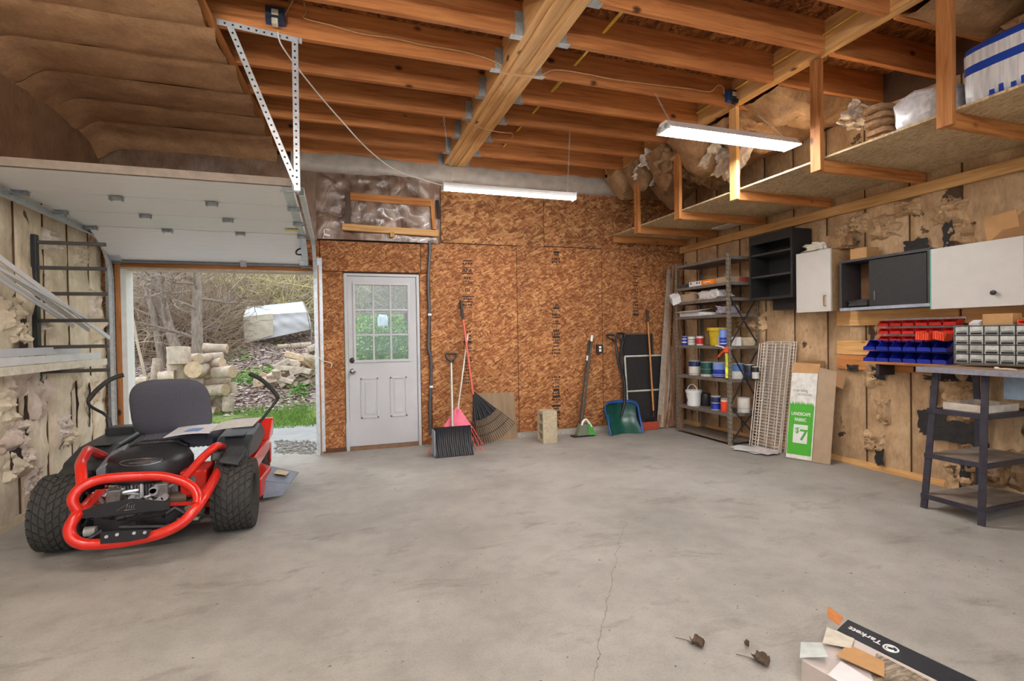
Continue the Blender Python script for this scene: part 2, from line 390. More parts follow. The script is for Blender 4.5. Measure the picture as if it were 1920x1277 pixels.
MB().box((OX1+.05, D-.004, 0), (DX0-.004, D+.014, .05)).build('stained_base', plain('stained_base', (96, 62, 40), .9), wb)
# printed grade stamps on three sheets: rows of ink, one legible mark
def stamp(pn, px, rows, apa=None):
    m = MB()
    for (y0, y1, w, kind) in rows:
        c = on(1, D, px, (y0+y1)/2); h = abs(on(1, D, px, y0).z-on(1, D, px, y1).z); wd = w*.0073
        if kind == 'bar': m.box((c.x-wd/2, D-.0012, c.z-h/2), (c.x+wd/2, D-.0004, c.z+h/2))
        elif kind == 'txt':
            k = max(3, int(w/4)); rr = random.Random(int(y0*7))
            for i in range(k):
                a = c.x-wd/2+wd*i/k; m.box((a, D-.0012, c.z-h/2*rr.uniform(.5, 1)), (a+wd/k*rr.uniform(.4, .85), D-.0004, c.z+h/2*rr.uniform(.5, 1)))
        elif kind == 'ring':
            P = [V((c.x+wd/2*math.cos(t*.314), D-.001, c.z+h/2*math.sin(t*.314))) for t in range(20)]; m.tube(P, .0016, 4, True)
    o = m.build('grade_stamp', STAMP, pn)
    if apa:
        c = on(1, D, *apa); text('stamp_lettering', 'APA', .072, (c.x-.075, D-.0012, c.z-.025), (1, 0, 0), (0, 0, 1), STAMP, pn, .0004, bold=.002)
rows = [(463, 474, 18, 'ring'), (488, 490, 18, 'bar'), (492, 496, 18, 'txt'), (501, 502, 20, 'bar'), (512, 514, 20, 'bar'), (519, 524, 14, 'txt'), (527, 530, 18, 'txt'), (531, 532, 20, 'bar'), (536, 552, 18, 'ring'), (540, 548, 10, 'txt'), (555, 557, 20, 'bar'), (559, 563, 16, 'txt'), (565, 567, 20, 'bar'), (569, 574, 18, 'txt'), (577, 578, 20, 'bar')]
rows += [(y, y+RN.choice((2, 4, 5)), RN.choice((14, 17, 19)), RN.choice(('txt', 'txt', 'bar'))) for y in range(621, 660, 6)] + [(y, y+4, 16, 'txt') for y in range(668, 718, 6)]
stamp(p1, 877, rows, (877, 507))
stamp(p2, 1043, [(y, y+RN.choice((2, 4, 5)), RN.choice((12, 15, 18)), RN.choice(('txt', 'txt', 'bar'))) for y in list(range(471, 500, 6))+list(range(570, 662, 6))+list(range(705, 800, 6))])
stamp(p3, 1192, [(y, y+RN.choice((2, 4, 5)), RN.choice((10, 12, 14)), RN.choice(('txt', 'txt', 'bar'))) for y in range(498, 590, 6)])
# wrinkled sheet over insulation: generic soft surface
def sheet(name, org, ud, vd, nd, w, h, bulge, wr, parent, mat, nu=14, nv=14, ws=4, seed=0, edge=.0, sm=60, thick=None):
    org, ud, vd, nd = V(org), V(ud), V(vd), V(nd); wv = random.Random(seed).uniform(0, 99)
    def fn(u, v):
        e = min(1, 6*min(u, 1-u)) * min(1, 6*min(v, 1-v)); p = org+ud*(w*u)+vd*(h*v)
        q = V((u*w*ws+wv, v*h*ws, wv)); d = bulge*(4*u*(1-u))**.5 + wr*e*(NZ.noise(q)+.6*abs(NZ.noise(q*2.3))+.35*NZ.noise(q*5))
        return p+nd*max(d, .002)
    return MB().grid(fn, nu, nv, thick).build(name, mat, parent, sm)
FILM = NT('plastic_film'); co = FILM.coord(); w_ = FILM.noise(FILM.coord((1.6, 1, 1), (0, .6, 0)), 3.2, 4, .5, 1.2)
FILM.bump(w_, .5, .05); FILM = FILM.out(FILM.ramp(w_, [(.35, lin(104, 82, 68)), (.58, lin(146, 122, 106)), (.72, lin(206, 192, 182))]), FILM.ramp(w_, [(.3, .22), (.7, .42)]), 0, .7, Coat_Weight=.3)
HAZE = plain('hazy_film', (176, 166, 154), .35, 0, .16, 9, .5)
sheet('plastic_sheet', (-.2, D-.003, 2.50), (1, 0, 0), (0, 0, 1), (0, -1, 0), 1.46, .86, .05, .05, wb, FILM, 40, 26, 3.5, 3, sm=40)
sheet('plastic_sheet', (L, D-.003, 2.48), (1, 0, 0), (0, 0, 1), (0, -1, 0), 2.1, .95, .04, .05, wb, m_kraft('dark_film', (116, 92, 76), (160, 132, 110), 0, .35, .4), 44, 20, 3, 5, sm=40)
# pale rolled strip of film-faced insulation along the top of the back wall
def roll(u, v):
    x = -.45+u*5.33; a = v*math.pi; r = .12+.022*nz((x*1.7, v*2, 3))+.014*nz((x*6, v*5, 8))
    return (x, D-.005-math.sin(a)**.6*(.075+.035*nz((x*1.3, 1, 4)))-.03*abs(nz((x*5, v*3, 6)))*math.sin(a), 3.385-math.cos(a)*r)
MB().grid(roll, 110, 10).build('insulation_roll', HAZE, wb, 60)
# rough timber frame over the film, above the entry door
fr = [on(1, D-.07, 641, 436), on(1, D-.07, 818, 446), on(1, D-.07, 655, 366), on(1, D-.07, 806, 378)]
def board(nm, a, b, w, h, mat, parent, up=(0, 0, 1)): return MB().bar(a, b, w, h, up).build(nm, mat, parent, bevel=.002)
fy = D-.075
board('frame_board', (.09, fy-.02, 2.635), (1.215, fy-.02, 2.61), .05, .075, LUP[0], wb)
board('frame_board', (.185, fy, 3.0), (1.16, fy, 2.985), .045, .09, LUM[0], wb)
board('frame_board', (.155, fy+.02, 2.675), (.155, fy+.02, 3.03), .06, .09, plain('grey_board', (92, 76, 64), .8), wb, (0, 1, 0))
board('frame_board', (1.165, fy, 2.66), (1.145, fy, 3.02), .045, .05, LUM[2], wb, (0, 1, 0))
board('frame_block', (.655, fy-.03, 2.54), (.655, fy-.03, 2.60), .05, .05, LUP[2], wb, (0, 1, 0))
board('dark_strip', (1.235, fy, 2.80), (1.215, fy+.02, 3.03), .035, .02, BLK, wb, (0, 1, 0))

# ---------------------------------------------------------------- entry door
dr = sroot('door_1', (.537, D, 0))
sx0, sx1, sz0, sz1 = .135, .94, .05, 2.075
sy0, sy1 = D+.004, D+.046
wx0, wx1, wz0, wz1 = .222, .835, 1.075, 1.975       # glazed opening
b = MB()
for x0, x1, z0, z1 in ((sx0, wx0, sz0, sz1), (wx1, sx1, sz0, sz1), (wx0, wx1, wz1, sz1), (wx0, wx1, sz0, wz0)): b.box((x0, sy0, z0), (x1, sy1, z1))
slab = b.build('slab', WHD, dr)
for x0, x1 in ((.262, .47), (.608, .81)):            # two raised panels
    z0, z1 = .375, .86; m = MB(); w = .02
    for a0, a1, c0, c1 in ((x0, x1, z0, z0+w), (x0, x1, z1-w, z1), (x0, x0+w, z0, z1), (x1-w, x1, z0, z1)): m.box((a0, sy0-.008, c0), (a1, sy0+.004, c1))
    m.box((x0+.05, sy0-.006, z0+.05), (x1-.05, sy0+.004, z1-.05))
    m.build('raised_panel', WHD, slab, bevel=.003)
m = MB(); w = .03
for a0, a1, c0, c1 in ((wx0-w, wx1+w, wz0-w, wz0), (wx0-w, wx1+w, wz1, wz1+w), (wx0-w, wx0, wz0, wz1), (wx1, wx1+w, wz0, wz1)): m.box((a0, sy0-.012, c0), (a1, sy0+.01, c1))
m.build('glazing_frame', WHD, slab, bevel=.003)
GLS = NT('door_glass'); gm = GLS.n('MixShader'); tr = GLS.n('BsdfTransparent'); gl = GLS.n('BsdfGlossy', i_1=.08); df = GLS.n('BsdfDiffuse'); df.inputs[0].default_value = (.62, .68, .76, 1)
tr.inputs[0].default_value = (.86, .93, .97, 1)
m1 = GLS.n('MixShader'); GLS.put(m1.inputs[0], .045); GLS.put(m1.inputs[1], tr); GLS.put(m1.inputs[2], gl)
GLS.put(gm.inputs[0], GLS.ramp(GLS.noise(GLS.coord((1, 1, 1)), 3.5, 6), [(.35, .015), (.7, .07)])); GLS.put(gm.inputs[1], m1); GLS.put(gm.inputs[2], df)
GLS.t.links.new(gm.outputs[0], GLS.t.nodes['Material Output'].inputs[0]); GLS = GLS.m
cw, ch = (wx1-wx0)/3, (wz1-wz0)/3
for i in range(3):
    for j in range(3):
        MB().box((wx0+i*cw+.006, D+.024, wz0+j*ch+.006), (wx0+(i+1)*cw-.006, D+.028, wz0+(j+1)*ch-.006)).build('pane', GLS, slab)
for i in (1, 2):
    MB().box((wx0+i*cw-.011, sy0-.004, wz0), (wx0+i*cw+.011, D+.034, wz1)).build('muntin', WHD, slab, bevel=.003)
    MB().box((wx0, sy0-.002, wz0+i*ch-.011), (wx1, D+.033, wz0+i*ch+.011)).build('muntin', WHD, slab, bevel=.003)
for z, kn in ((.945, True), (1.075, False)):
    c = (.175, sy0, z); m = MB().lathe(c, (0, -1, 0), [(0, .033), (.008, .033), (.012, .026)]+([(.03, .014), (.04, .02), (.052, .03), (.066, .028), (.074, .012), (.074, 0)] if kn else [(.016, .02), (.018, 0)]), 20)
    m.build('door_knob' if kn else 'deadbolt', NICK if kn else DARKM, slab, 40)
m = MB()
m.box((DX0+.005, D-.012, 0), (sx0-.004, D+.1, DZ1-.005)); m.box((sx1+.004, D-.012, 0), (DX1-.005, D+.1, DZ1-.005)); m.box((sx0-.004, D-.012, sz1+.004), (sx1+.004, D+.1, DZ1-.005))
m.build('door_frame', WHD, dr, bevel=.004)
MB().box((sx0-.003, D-.02, 0), (sx1+.003, D+.12, .046)).build('threshold', plain('worn_threshold', (128, 98, 74), .8, dirt=.3), dr)

# ---------------------------------------------------------------- garage opening trim, sectional door
tr1 = sroot('trim_1', (OX0, D, 0))
m = MB(); m.box((OX0-.06, D-.03, 0), (OX0-.012, D+.0, OZ+.09)); m.build('jamb_board', LUM[2], tr1)
m = MB(); m.box((OX0-.012, D-.03, 0), (OX0+.035, D+.17, OZ)); m.build('white_jamb', VINYL, tr1)
m = MB(); m.box((OX1-.02, D-.03, 0), (OX1+.0, D+.17, OZ)); m.build('white_jamb', VINYL, tr1)
m = MB(); m.box((OX1+.0, D-.035, 0), (OX1+.035, D-.0, OZ+.09)); m.build('jamb_board', LUM[2], tr1)
m = MB(); m.box((OX0-.012, D-.032, OZ+.02), (OX1+.0, D+.0, OZ+.09)); m.build('header_board', LUM[0], tr1)
m = MB(); m.box((OX0-.012, D-.03, OZ-.0), (OX1+.0, D+.17, OZ+.02)); m.build('white_head', plain('head_trim', (198, 178, 160), .5), tr1)

gd = sroot('door_2', (-1.2, 5.2, 2.42))
GX0, GX1 = -2.165, -.285
prof = [(4.08, 2.45), (4.66, 2.445), (5.24, 2.44), (5.80, 2.425), (6.345, 2.185)]     # section joints, top edge to bottom edge (y, z) of the inner face
for k in range(4):
    (y0, z0), (y1, z1) = prof[k], prof[k+1]; d = V((0, y1-y0, z1-z0)).normalized(); n = V((0, -d.z, d.y))
    m = MB(); a = V((GX0, y0, z0))+d*.005; c = V((GX0, y1, z1))-d*.005; e = V((GX1-GX0, 0, 0))
    m.hexa([a, a+e, c+e, c, a+n*.05, a+e+n*.05, c+e+n*.05, c+n*.05])
    s = m.build('section', GDW, gd)
    for x in (GX0, GX1-.07):                           # end stiles
        m = MB(); a = V((x, y0, z0))-n*.004; c = V((x, y1, z1))-n*.004; e = V((.07, 0, 0)); m.hexa([a, a+e, c+e, c, a+n*.003, a+e+n*.003, c+e+n*.003, c+n*.003]); m.build('end_stile', GDW if x < -1 else GALV, s)
HM = MB()
HM.box((-.045, -.03, -.004), (.045, .03, 0)); HM.box((-.03, -.012, -.02), (.03, .012, -.004)); HM.cyl((-.045, 0, -.02), (.045, 0, -.02), .009, n=8)
for x in (-.04, .032): HM.box((x, -.03, -.03), (x+.008, .03, 0))
hp = None
for k in (1, 2, 3):
    y, z = prof[k]
    for x in (GX0+.035, -1.57+.015*k, -.93+.012*k, GX1-.035):
        if hp is None: hp = HM.build('hinge', GALD); hp.parent = gd; h = hp
        else: h = hp.copy(); COL.objects.link(h); h.parent = gd
        h.location = V((x, y, z-.004))-V(gd['_o']); h.rotation_euler = (-.2 if k == 3 else 0, 0, 0)
for s_, x in ((-1, GX0), (1, GX1)):
    for y, z in prof:
        m = MB().cyl((x-s_*.08, y, z-.03), (x+s_*.05, y, z-.03), .007, n=8).cyl((x+s_*.03, y, z-.03), (x+s_*.05, y, z-.03), .022, n=14); m.build('roller', GALD, gd, 40)
    (y1, z1) = prof[4]; d = V((0, prof[4][0]-prof[3][0], prof[4][1]-prof[3][1])).normalized(); n = V((0, -d.z, d.y))
    m = MB().obox(V((x-s_*.05, y1, z1))-d*.05-n*.01, (.045, 0, 0), d*.05, n*.008); m.build('corner_bracket', GALV, gd)
c = V((-.36, 5.98, 2.335))
MB().tube([c+V((.02, -.06, -.03)), c+V((-.02, -.05, -.055)), c+V((-.03, 0, -.075)), c+V((-.02, .05, -.08)), c+V((.02, .06, -.08))], .009, 8, sm=4).build('pull_handle', BLK, gd, 50)
MB().obox((-.40, 5.55, 2.418), (.06, 0, 0), (0, .04, 0), (0, 0, .002)).build('sticker', plain('yellow_sticker', (226, 214, 120), .5), gd)
MB().bar((GX0, 4.055, 2.475), (GX1, 4.055, 2.475), .03, .055).build('top_strut', plain('strut', (132, 118, 104), .6), gd)
c = V((-.95, 6.32, 2.18)); MB().obox(c, (.03, 0, 0), (0, .012, .006), (0, .02, -.03)).tube([c+V((-.015, 0, .02)), c+V((-.015, -.03, .05)), c+V((.015, -.03, .05)), c+V((.015, 0, .02))], .004, 6).build('lift_handle', GALV, gd)
MB().bar((GX0, 6.352, 2.172), (GX1, 6.352, 2.172), .05, .018).build('bottom_seal', plain('seal', (120, 124, 128), .6), gd)

# tracks with their perforated hangers
def track(x, s, label, hang):
    t = thing('garage_door_track', (x, D-.05, 0), label, 'track', 'garage door tracks')
    P = [V((x, D-.085, .0)), V((x, D-.085, 1.95))]
    for k in range(1, 9):
        a = math.pi/2*k/8; P.append(V((x, D-.085-.42*(1-math.cos(a)), 1.95+.44*math.sin(a))))
    P.append(V((x, 4.0, 2.40)))
    prof2 = [(-.012*s, -.026), (.022*s, -.026), (.022*s, .026), (-.012*s, .026)]
    for i0, i1, nm in ((0, 1, 'vertical_track'), (1, len(P)-1, 'curved_track')):
        m = MB()
        for i in range(i0, i1):
            a, c = P[i], P[i+1]
            for j in range(3):
                q = []
                for p in (a, c):
                    i_ = P.index(p); d = (P[min(i_+1, len(P)-1)]-P[max(i_-1, 0)]).normalized(); n = d.cross(V((1, 0, 0))).normalized()
                    q += [p+V((prof2[j][0], 0, 0))+n*prof2[j][1], p+V((prof2[j+1][0], 0, 0))+n*prof2[j+1][1]]
                nn = (q[1]-q[0]).cross(q[2]-q[0]).normalized()*.0022
                m.hexa([q[0], q[1], q[3], q[2], q[0]+nn, q[1]+nn, q[3]+nn, q[2]+nn])
        m.build(nm, GALV, t)
    m = MB(); m.box((x+.024*s, D-.075, .02), (x+.03*s, D-.004, 2.28)); m.box((x+.024*s, D-.01, .02), (x+.08*s, D-.004, 2.28)); m.build('mounting_angle', GALV, t)
    if hang:
        for a, b2, nm in hang:
            a, b2 = V(a), V(b2); d = (b2-a); n_ = int(d.length/.045); d.normalize()
            sd = d.cross(V((0, 1, 0))).normalized()
            if abs(d.x) > .8: sd = V((0, 0, 1))
            m = MB(); w = .019; fw = V((0, -1, 0))
            m.obox((a+b2)/2, d*((b2-a).length/2), sd*w, fw*.0015); m.obox((a+b2)/2+sd*w-fw*.018, d*((b2-a).length/2), sd*.0015, fw*.018)
            o = m.build(nm, GALV, t)
            h = MB()
            for k in range(1, n_):
                c = a+d*((b2-a).length*k/n_)+fw*.002; h.cyl(c, c+fw*.0008, .0075, n=8)
            h.build('punched_hole', BLK, o)['kind'] = 'stuff'
    return t
HY = 3.93
track(OX1+.012-.02, 1, 'galvanised door track with perforated hangers beside the entry door', [((-.72, HY, 3.485), (-.19, HY, 3.44), 'hanger_rail'), ((-.64, HY-.01, 3.46), (-.235, HY-.01, 2.40), 'hanger_strap'), ((-.235, HY-.03, 3.44), (-.24, HY-.03, 2.38), 'hanger_strap')])
track(OX0-.07, -1, 'galvanised door track along the insulated wall of the rack', None)

# ---------------------------------------------------------------- side walls
def side_wall(name, X, s, mat, y_end, seed, zt=3.42, wr_=.022):
    w = struct(MB().box((X, YB, 0), (X+s*.15, D, 3.9)).build(name, plain(name+'_core', (74, 52, 38), .95)))
    MB().box((X, YB, 0), (X-s*.03, D-.002, .06)).build('bottom_plate', LUP[1] if s > 0 else plain('pale_plate', (216, 200, 168), .7), w)
    y = D-.02; k = 0; rr = random.Random(seed)
    while y > y_end:
        wd = .41 if k else .30
        sheet('insulation_batt', (X-s*.004, y-wd+.004, .06), (0, 1, 0), (0, 0, 1), (-s, 0, 0), wd-.008, zt-.06, .028, wr_, w, mat, 14, 56, 4.2, seed+k, sm=50)
        MB().box((X-s*.002, y-wd-.003, .06), (X-s*.017, y-wd+.003, zt)).build('batt_seam', plain('seam', (96, 70, 50), .9) if 'seam' not in bpy.data.materials else bpy.data.materials['seam'], w)
        y -= wd; k += 1
    return w
wl = side_wall('wall_left', L, -1, KRW, -2.3, 40, 2.5, .04)
wr = side_wall('wall_right', R, 1, KRR, -2.3, 80, 3.42, .02)
# darker kraft over the upper left wall, without the daylight toned in below
sheet('upper_facing', (L+.012, .2, 2.5), (0, 1, 0), (0, 0, 1), (1, 0, 0), 6.2, .98, .02, .05, wl, m_kraft('upper_kraft', (128, 100, 78), (166, 132, 102), 0, .5, .4), 50, 10, 2, 77, sm=50)
# torn flaps, curled paper and holes in the facing
def flap(parent, c, nd, ud, w, h, amp, mat, seed, nm='torn_flap', n=9):
    c, nd, ud = V(c), V(nd), V(ud); vd = nd.cross(ud); q = random.Random(seed).uniform(0, 50)
    def fn(u, v):
        a, b_ = u-.5, v-.5; ed = 1+.35*NZ.noise(V((u*4+q, v*4, 1)))
        env = min(1, 5*min(u, 1-u, v, 1-v)); d_ = amp*abs(NZ.noise(V((u*3+q, v*3, 2))))+amp*.7*abs(NZ.noise(V((u*7+q, v*5, 5))))
        return c+ud*(w*a*ed)+vd*(h*b_*ed)+nd*(.006+d_ if amp < .03 or amp > .1 else (-.03+env*(.034+1.3*d_)))
    n = n if amp < .03 else 16
    return MB().grid(fn, n, n).build(nm, mat, parent, 25)
HOLE = plain('hole_fibre', (58, 42, 34), .98, 0, .3, 25, .5)
rr = random.Random(5)
for px, py, w, h in ((30, 700, .35, .4), (70, 730, .2, .5), (140, 690, .3, .4), (170, 735, .25, .35), (115, 800, .3, .25), (125, 820, .2, .16), (25, 815, .4, .28), (30, 870, .3, .25), (40, 850, .22, .2), (180, 610, .25, .4), (172, 570, .3, .3), (20, 590, .3, .3), (35, 615, .25, .3), (75, 610, .1, .1), (8, 760, .3, .3), (95, 450, .3, .2), (150, 480, .25, .25), (60, 900, .2, .25)):
    c = on(0, L+.03, px, py); flap(wl, c, (1, 0, 0), (0, 1, 0), w, h, .07, rr.choice((KRW, PAPW, PAPW, KRW)), px*3+py)
for px, py, w, h in ((40, 628, .12, .35), (28, 860, .16, .14), (45, 780, .05, .3), (75, 690, .05, .25), (140, 750, .03, .5), (165, 760, .03, .4)):
    c = on(0, L+.046, px, py); flap(wl, c, (1, 0, 0), (0, 1, 0), w, h, .02, HOLE, px+py, 'torn_hole', 7)
for px, py, w, h in ((1640, 700, .28, .3), (1655, 770, .2, .3), (1640, 830, .22, .2), (1790, 700, .3, .25), (1800, 760, .3, .3), (1830, 860, .3, .3), (1885, 880, .3, .35), (1660, 425, .3, .25), (1580, 440, .2, .25), (1610, 420, .2, .2), (1780, 400, .3, .2), (1800, 440, .25, .2), (1700, 390, .25, .15), (1420, 605, .25, .25), (1390, 600, .2, .2), (1800, 900, .3, .3)):
    c = on(0, R-.035, px, py); flap(wr, c, (-1, 0, 0), (0, -1, 0), w, h, .06, rr.choice((KRR, KRR, KRCR)), px*3+py)
BLKT = plain('black_tar_paper', (40, 38, 38), .7, 0, .3, 20, .3)
for px, py, w, h in ((1747, 793, .22, .22), (1800, 812, .38, .18), (1770, 800, .2, .1), (1650, 856, .08, .16), (1648, 700, .14, .12), (1812, 900, .08, .3), (1765, 710, .25, .04), (1805, 708, .14, .06), (1720, 460, .2, .1), (1780, 440, .08, .2), (1752, 740, .06, .16), (1600, 690, .12, .06)):
    c = on(0, R-.055, px, py); flap(wr, c, (-1, 0, 0), (0, -1, 0), w, h, .012, BLKT, px+py, 'torn_hole', 8)
# ledger that carries the overhead shelf, and the planks above the bench
MB().box((R-.035, .2, 2.505), (R-.075, D-.01, 2.60)).build('ledger_board', LUP[1], wr, bevel=.002)
for z0, z1, y0, y1, mt in ((1.385, 1.535, 2.82, 3.91, LUP[1]), (1.385, 1.535, .6, 2.80, LUP[1]), (1.10, 1.24, .6, 3.91, LUP[1]), (.955, 1.095, .6, 3.91, LUM[1])):
    MB().box((R-.035, y0, z0), (R-.06, y1, z1)).build('plank', mt, wr, bevel=.002)

# ---------------------------------------------------------------- ceiling
ce = struct(MB().box((L-.15, YB, ZT), (R+.15, D+.16, ZT+.02)).build('ceiling', OSBS))
JY = [5.92-.488*i for i in range(-1, 17)]; JY[0] = 6.38
BX0, BX1, B20, B21 = 1.295, 1.575, 3.57, 3.66
HG = MB()
HG.box((0, -.03, -.004), (.09, .03, -.001)); HG.box((0, -.028, 0), (.06, -.0225, .17)); HG.box((0, .0225, 0), (.06, .028, .17)); HG.box((0, -.055, .02), (.003, .055, .17))
hm = None
def joist(x0, x1, y, hang):
    global hm
    o = MB().box((x0+.001, -.0225, 0), (x1-.001, .0225, .24)).build('joist', JST, ce, bevel=.003); o.location = (0, y, ZC)
    if hang:
        if hm is None: hm = HG.build('joist_hanger', GALD, o); h = hm
        else: h = hm.copy(); COL.objects.link(h); h.parent = o
        h.location = (x0 if hang > 0 else x1, 0, 0); h.rotation_euler = (0, 0, 0 if hang > 0 else math.pi)
for y in JY:
    joist(L, BX0, y, -1); joist(BX1, B20, y, 1); joist(B21, R, y, 0)
n = 5; w = (BX1-BX0)/n
for k in range(n):                                     # beam built of plies with uneven lower edges
    z = ZC-(.0, .012, .004, .016, .006)[k]
    MB().box((BX0+k*w+.001, YB, z), (BX0+(k+1)*w-.001, D-.1, ZT)).build('beam_ply', BEAM, ce, bevel=.003)
MB().box((B20, YB, ZC+.012), (B21, D-.1, ZT)).build('beam_ply', BEAM, ce, bevel=.003)
MB().box((B20-.03, D-.5, ZC+.06), (B20, D-.1, ZT)).build('blocking', LUP[1], ce)
# paper-faced batts under the joists on the door side, sagging a little between the seams
for k in range(len(JY)-1):
    y1, y0 = JY[k], JY[k+1]; q = k*7.1; xe = -.60-.035*k
    def fn(u, v, y0=y0, y1=y1, q=q, xe=xe, k=k):
        x = L+(xe+.03*NZ.noise(V((q, v*2, 0)))-L)*u; y = y0+(y1-y0)*v
        wall = .13*math.exp(-((x-L)/.12)**2)+(.12*math.exp(-((D-y)/.14)**2) if y > 5.4 else 0)
        return (x, y, ZC-.012-.016*(4*v*(1-v))**.4-.02*abs(NZ.noise(V((x*1.6+q, y*4, 3))))-wall)
    MB().grid(fn, 26, 8).build('insulation_batt', KRC, ce, 60)
MB().bar((-.62, JY[1], ZC-.006), (-1.15, YB, ZC-.006), .05, .012).build('furring_edge', LUM[1], ce)
# sagging torn batts beyond the second beam
for k in range(len(JY)-1):
    y1, y0 = JY[k]-.03, JY[k+1]+.03; q = k*3.7
    if k in (6, 7): continue
    sag = (.3, .42, .46, .5, .36, .26, .1, .1, .12)[min(k, 8)]; xs, ks = (3.50, 7) if k < 4 else (3.67, 5)
    def fn(u, v, y0=y0, y1=y1, q=q, sag=sag, xs=xs, ks=ks):
        x = xs+(R-.02-xs)*u; y = y0+(y1-y0)*v
        e = (4*v*(1-v))**.5; s_ = min(1, ks*u+.05)*min(1, 1.6*(1-u)+.2)
        d = sag*e*s_*(.55+.9*abs(NZ.noise(V((x*1.9+q, y*1.7, 1)))))+.05*abs(NZ.noise(V((x*6+q, y*6, 2))))*e+.025*abs(NZ.noise(V((x*14+q, y*12, 4))))
        return (x, y, ZC+.01-d)
    MB().grid(fn, 26, 14).build('insulation_batt', KRCR, ce, 28)
for px, py, z, w, h, mt in ((1215, 318, 3.38, .35, .3, PAPW), (1245, 305, 3.4, .3, .25, PAPW), (1275, 310, 3.3, .5, .35, KRCR), (1345, 295, 3.22, .3, .25, PAPW), (1365, 305, 3.15, .22, .3, PAPW), (1385, 300, 3.12, .14, .3, PAPW), (1300, 300, 3.3, .5, .4, KRCR), (1225, 300, 3.42, .3, .2, PAPW), (1390, 240, 3.35, .3, .2, KRCR), (1270, 285, 3.42, .35, .25, KRCR), (1330, 320, 3.2, .5, .3, KRCR), (1600, 215, 3.15, .22, .18, PAPW)):
    c = on(2, z, px, py); flap(ce, c, (-.3, -.75, -.6), (1, 0, -.2), w*1.1, h*1.1, .105, mt, px+py, 'torn_flap', 12)
# ================================================================ LAMPS, WIRING
TUBE = emit('lamp_tube', (255, 252, 250), LAMP_POWER)
def chain(m, a, b, n, r=.008):
    a, b = V(a), V(b); d = (b-a)/n
    for k in range(n):
        c = a+d*(k+.5); s = V((1, 0, 0)) if k % 2 else V((0, 1, 0)); dn = d.normalized()
        m.tube([c+dn*(d.length*.62*math.cos(t*math.pi/4))+s*(r*math.sin(t*math.pi/4)) for t in range(8)], .0016, 4, True)
def shop_light(x0, x1, y, z, label, two, chains):
    t = thing('shop_light', ((x0+x1)/2, y, z-.05), label, 'light', 'hanging shop lights')
    if not two:
        P = [(-.045, 0), (.045, 0), (.05, -.02), (.03, -.045), (-.03, -.045), (-.05, -.02)]
        MB().prism([(x0, y+a, z+.05+b) for a, b in P], (x1-x0, 0, 0)).build('housing', WHP, t, bevel=.003)
        Q = [(.028*math.cos(math.pi*k/8), -.022*math.sin(math.pi*k/8)-.0) for k in range(9)]
        MB().prism([(x0+.02, y+a, z+.004+b) for a, b in Q], (x1-x0-.04, 0, 0)).build('diffuser', TUBE, t, 40)
        for x in (x0-.004, x1-.008): MB().box((x, y-.052, z-.02), (x+.012, y+.052, z+.055)).build('end_cap', WHP, t, bevel=.004)
    else:
        P = [(-.10, -.02), (-.045, .045), (.045, .045), (.10, -.02), (.098, -.024), (.043, .04), (-.043, .04), (-.098, -.024)]
        MB().prism([(x0, y+a, z+.0+b) for a, b in P], (x1-x0, 0, 0)).build('reflector', WHP, t)
        for s in (-.045, .045): MB().cyl((x0+.03, y+s, z-.006), (x1+.015, y+s, z-.006), .017, n=14).build('tube', TUBE, t, 40)
        for x in (x0-.003, x1-.003): MB().prism([(x, y-.098, -.03+z), (x, y+.098, z-.03), (x, y+.046, z+.047), (x, y-.046, z+.047)], (.004, 0, 0)).build('end_plate', WHP, t)
        for s in (-.045, .045): MB().cyl((x0-.014, y+s, z), (x0+.03, y+s, z), .02, n=12).build('tube_socket', GALD, t)
    for a, b in chains: m = MB(); chain(m, a, b, max(8, int((V(b)-V(a)).length/.028))); m.build('hanging_chain', GALV, t)['kind'] = 'stuff'
    return t
JB = 5.92-.488*4                                       # the joist that carries cable and boxes (front face below)
shop_light(.99, 2.38, 4.9, 2.76, 'slim white light bar hanging before the wood-strand wall', False, [((1.08, 4.9, 2.81), (1.02, JY[3], ZC-.004)), ((2.30, 4.9, 2.81), (2.36, JY[3], ZC-.004))])
shop_light(2.53, 3.88, 3.56, 3.0, 'two-tube shop light with white reflector hanging by the overhead shelf', True, [((2.60, 3.56, 3.05), (2.72, JB-.03, ZC-.004)), ((3.8, 3.56, 3.05), (3.78, JB-.03, ZC-.004))])
# added unseen lights above and behind the camera to brighten ceiling and left side
FILL = emit('fill_tube', (255, 250, 244), FILL_POWER)
def fill_light(x0, x1, y, z, label):
    t = thing('fill_light', ((x0+x1)/2, y, z-.03), label, 'light', 'added fill lights')
    MB().box((x0, y-.035, z+.05), (x1, y+.035, z+.09)).build('housing', WHP, t, bevel=.004)
    for s in (-.05, .05): MB().cyl((x0+.03, y+s, z+.0), (x1-.03, y+s, z+.0), .019, n=12).build('tube', FILL, t, 40)
    for x in (x0, x1-.03): MB().box((x, y-.075, z-.025), (x+.03, y+.075, z+.05)).build('socket_end', WHP, t)
    for x in (x0+.15, x1-.15): MB().cyl((x, y, z+.09), (x, y, ZC-.005), .006, n=6).build('drop_rod', GALD, t)
fill_light(-1.6, -.3, .7, 3.0, 'added unseen two-tube fill light further back on the garage door side')
fill_light(-1.9, -.6, 1.9, 3.0, 'added unseen two-tube fill light before the raised garage door')
fill_light(.9, 2.2, .7, 3.0, 'added unseen two-tube fill light further back under the main beam')
fill_light(.6, 1.9, -1.4, 3.0, 'added unseen two-tube fill light at the open end of the garage')
FY = JB-.0235                                          # camera-side face of that joist
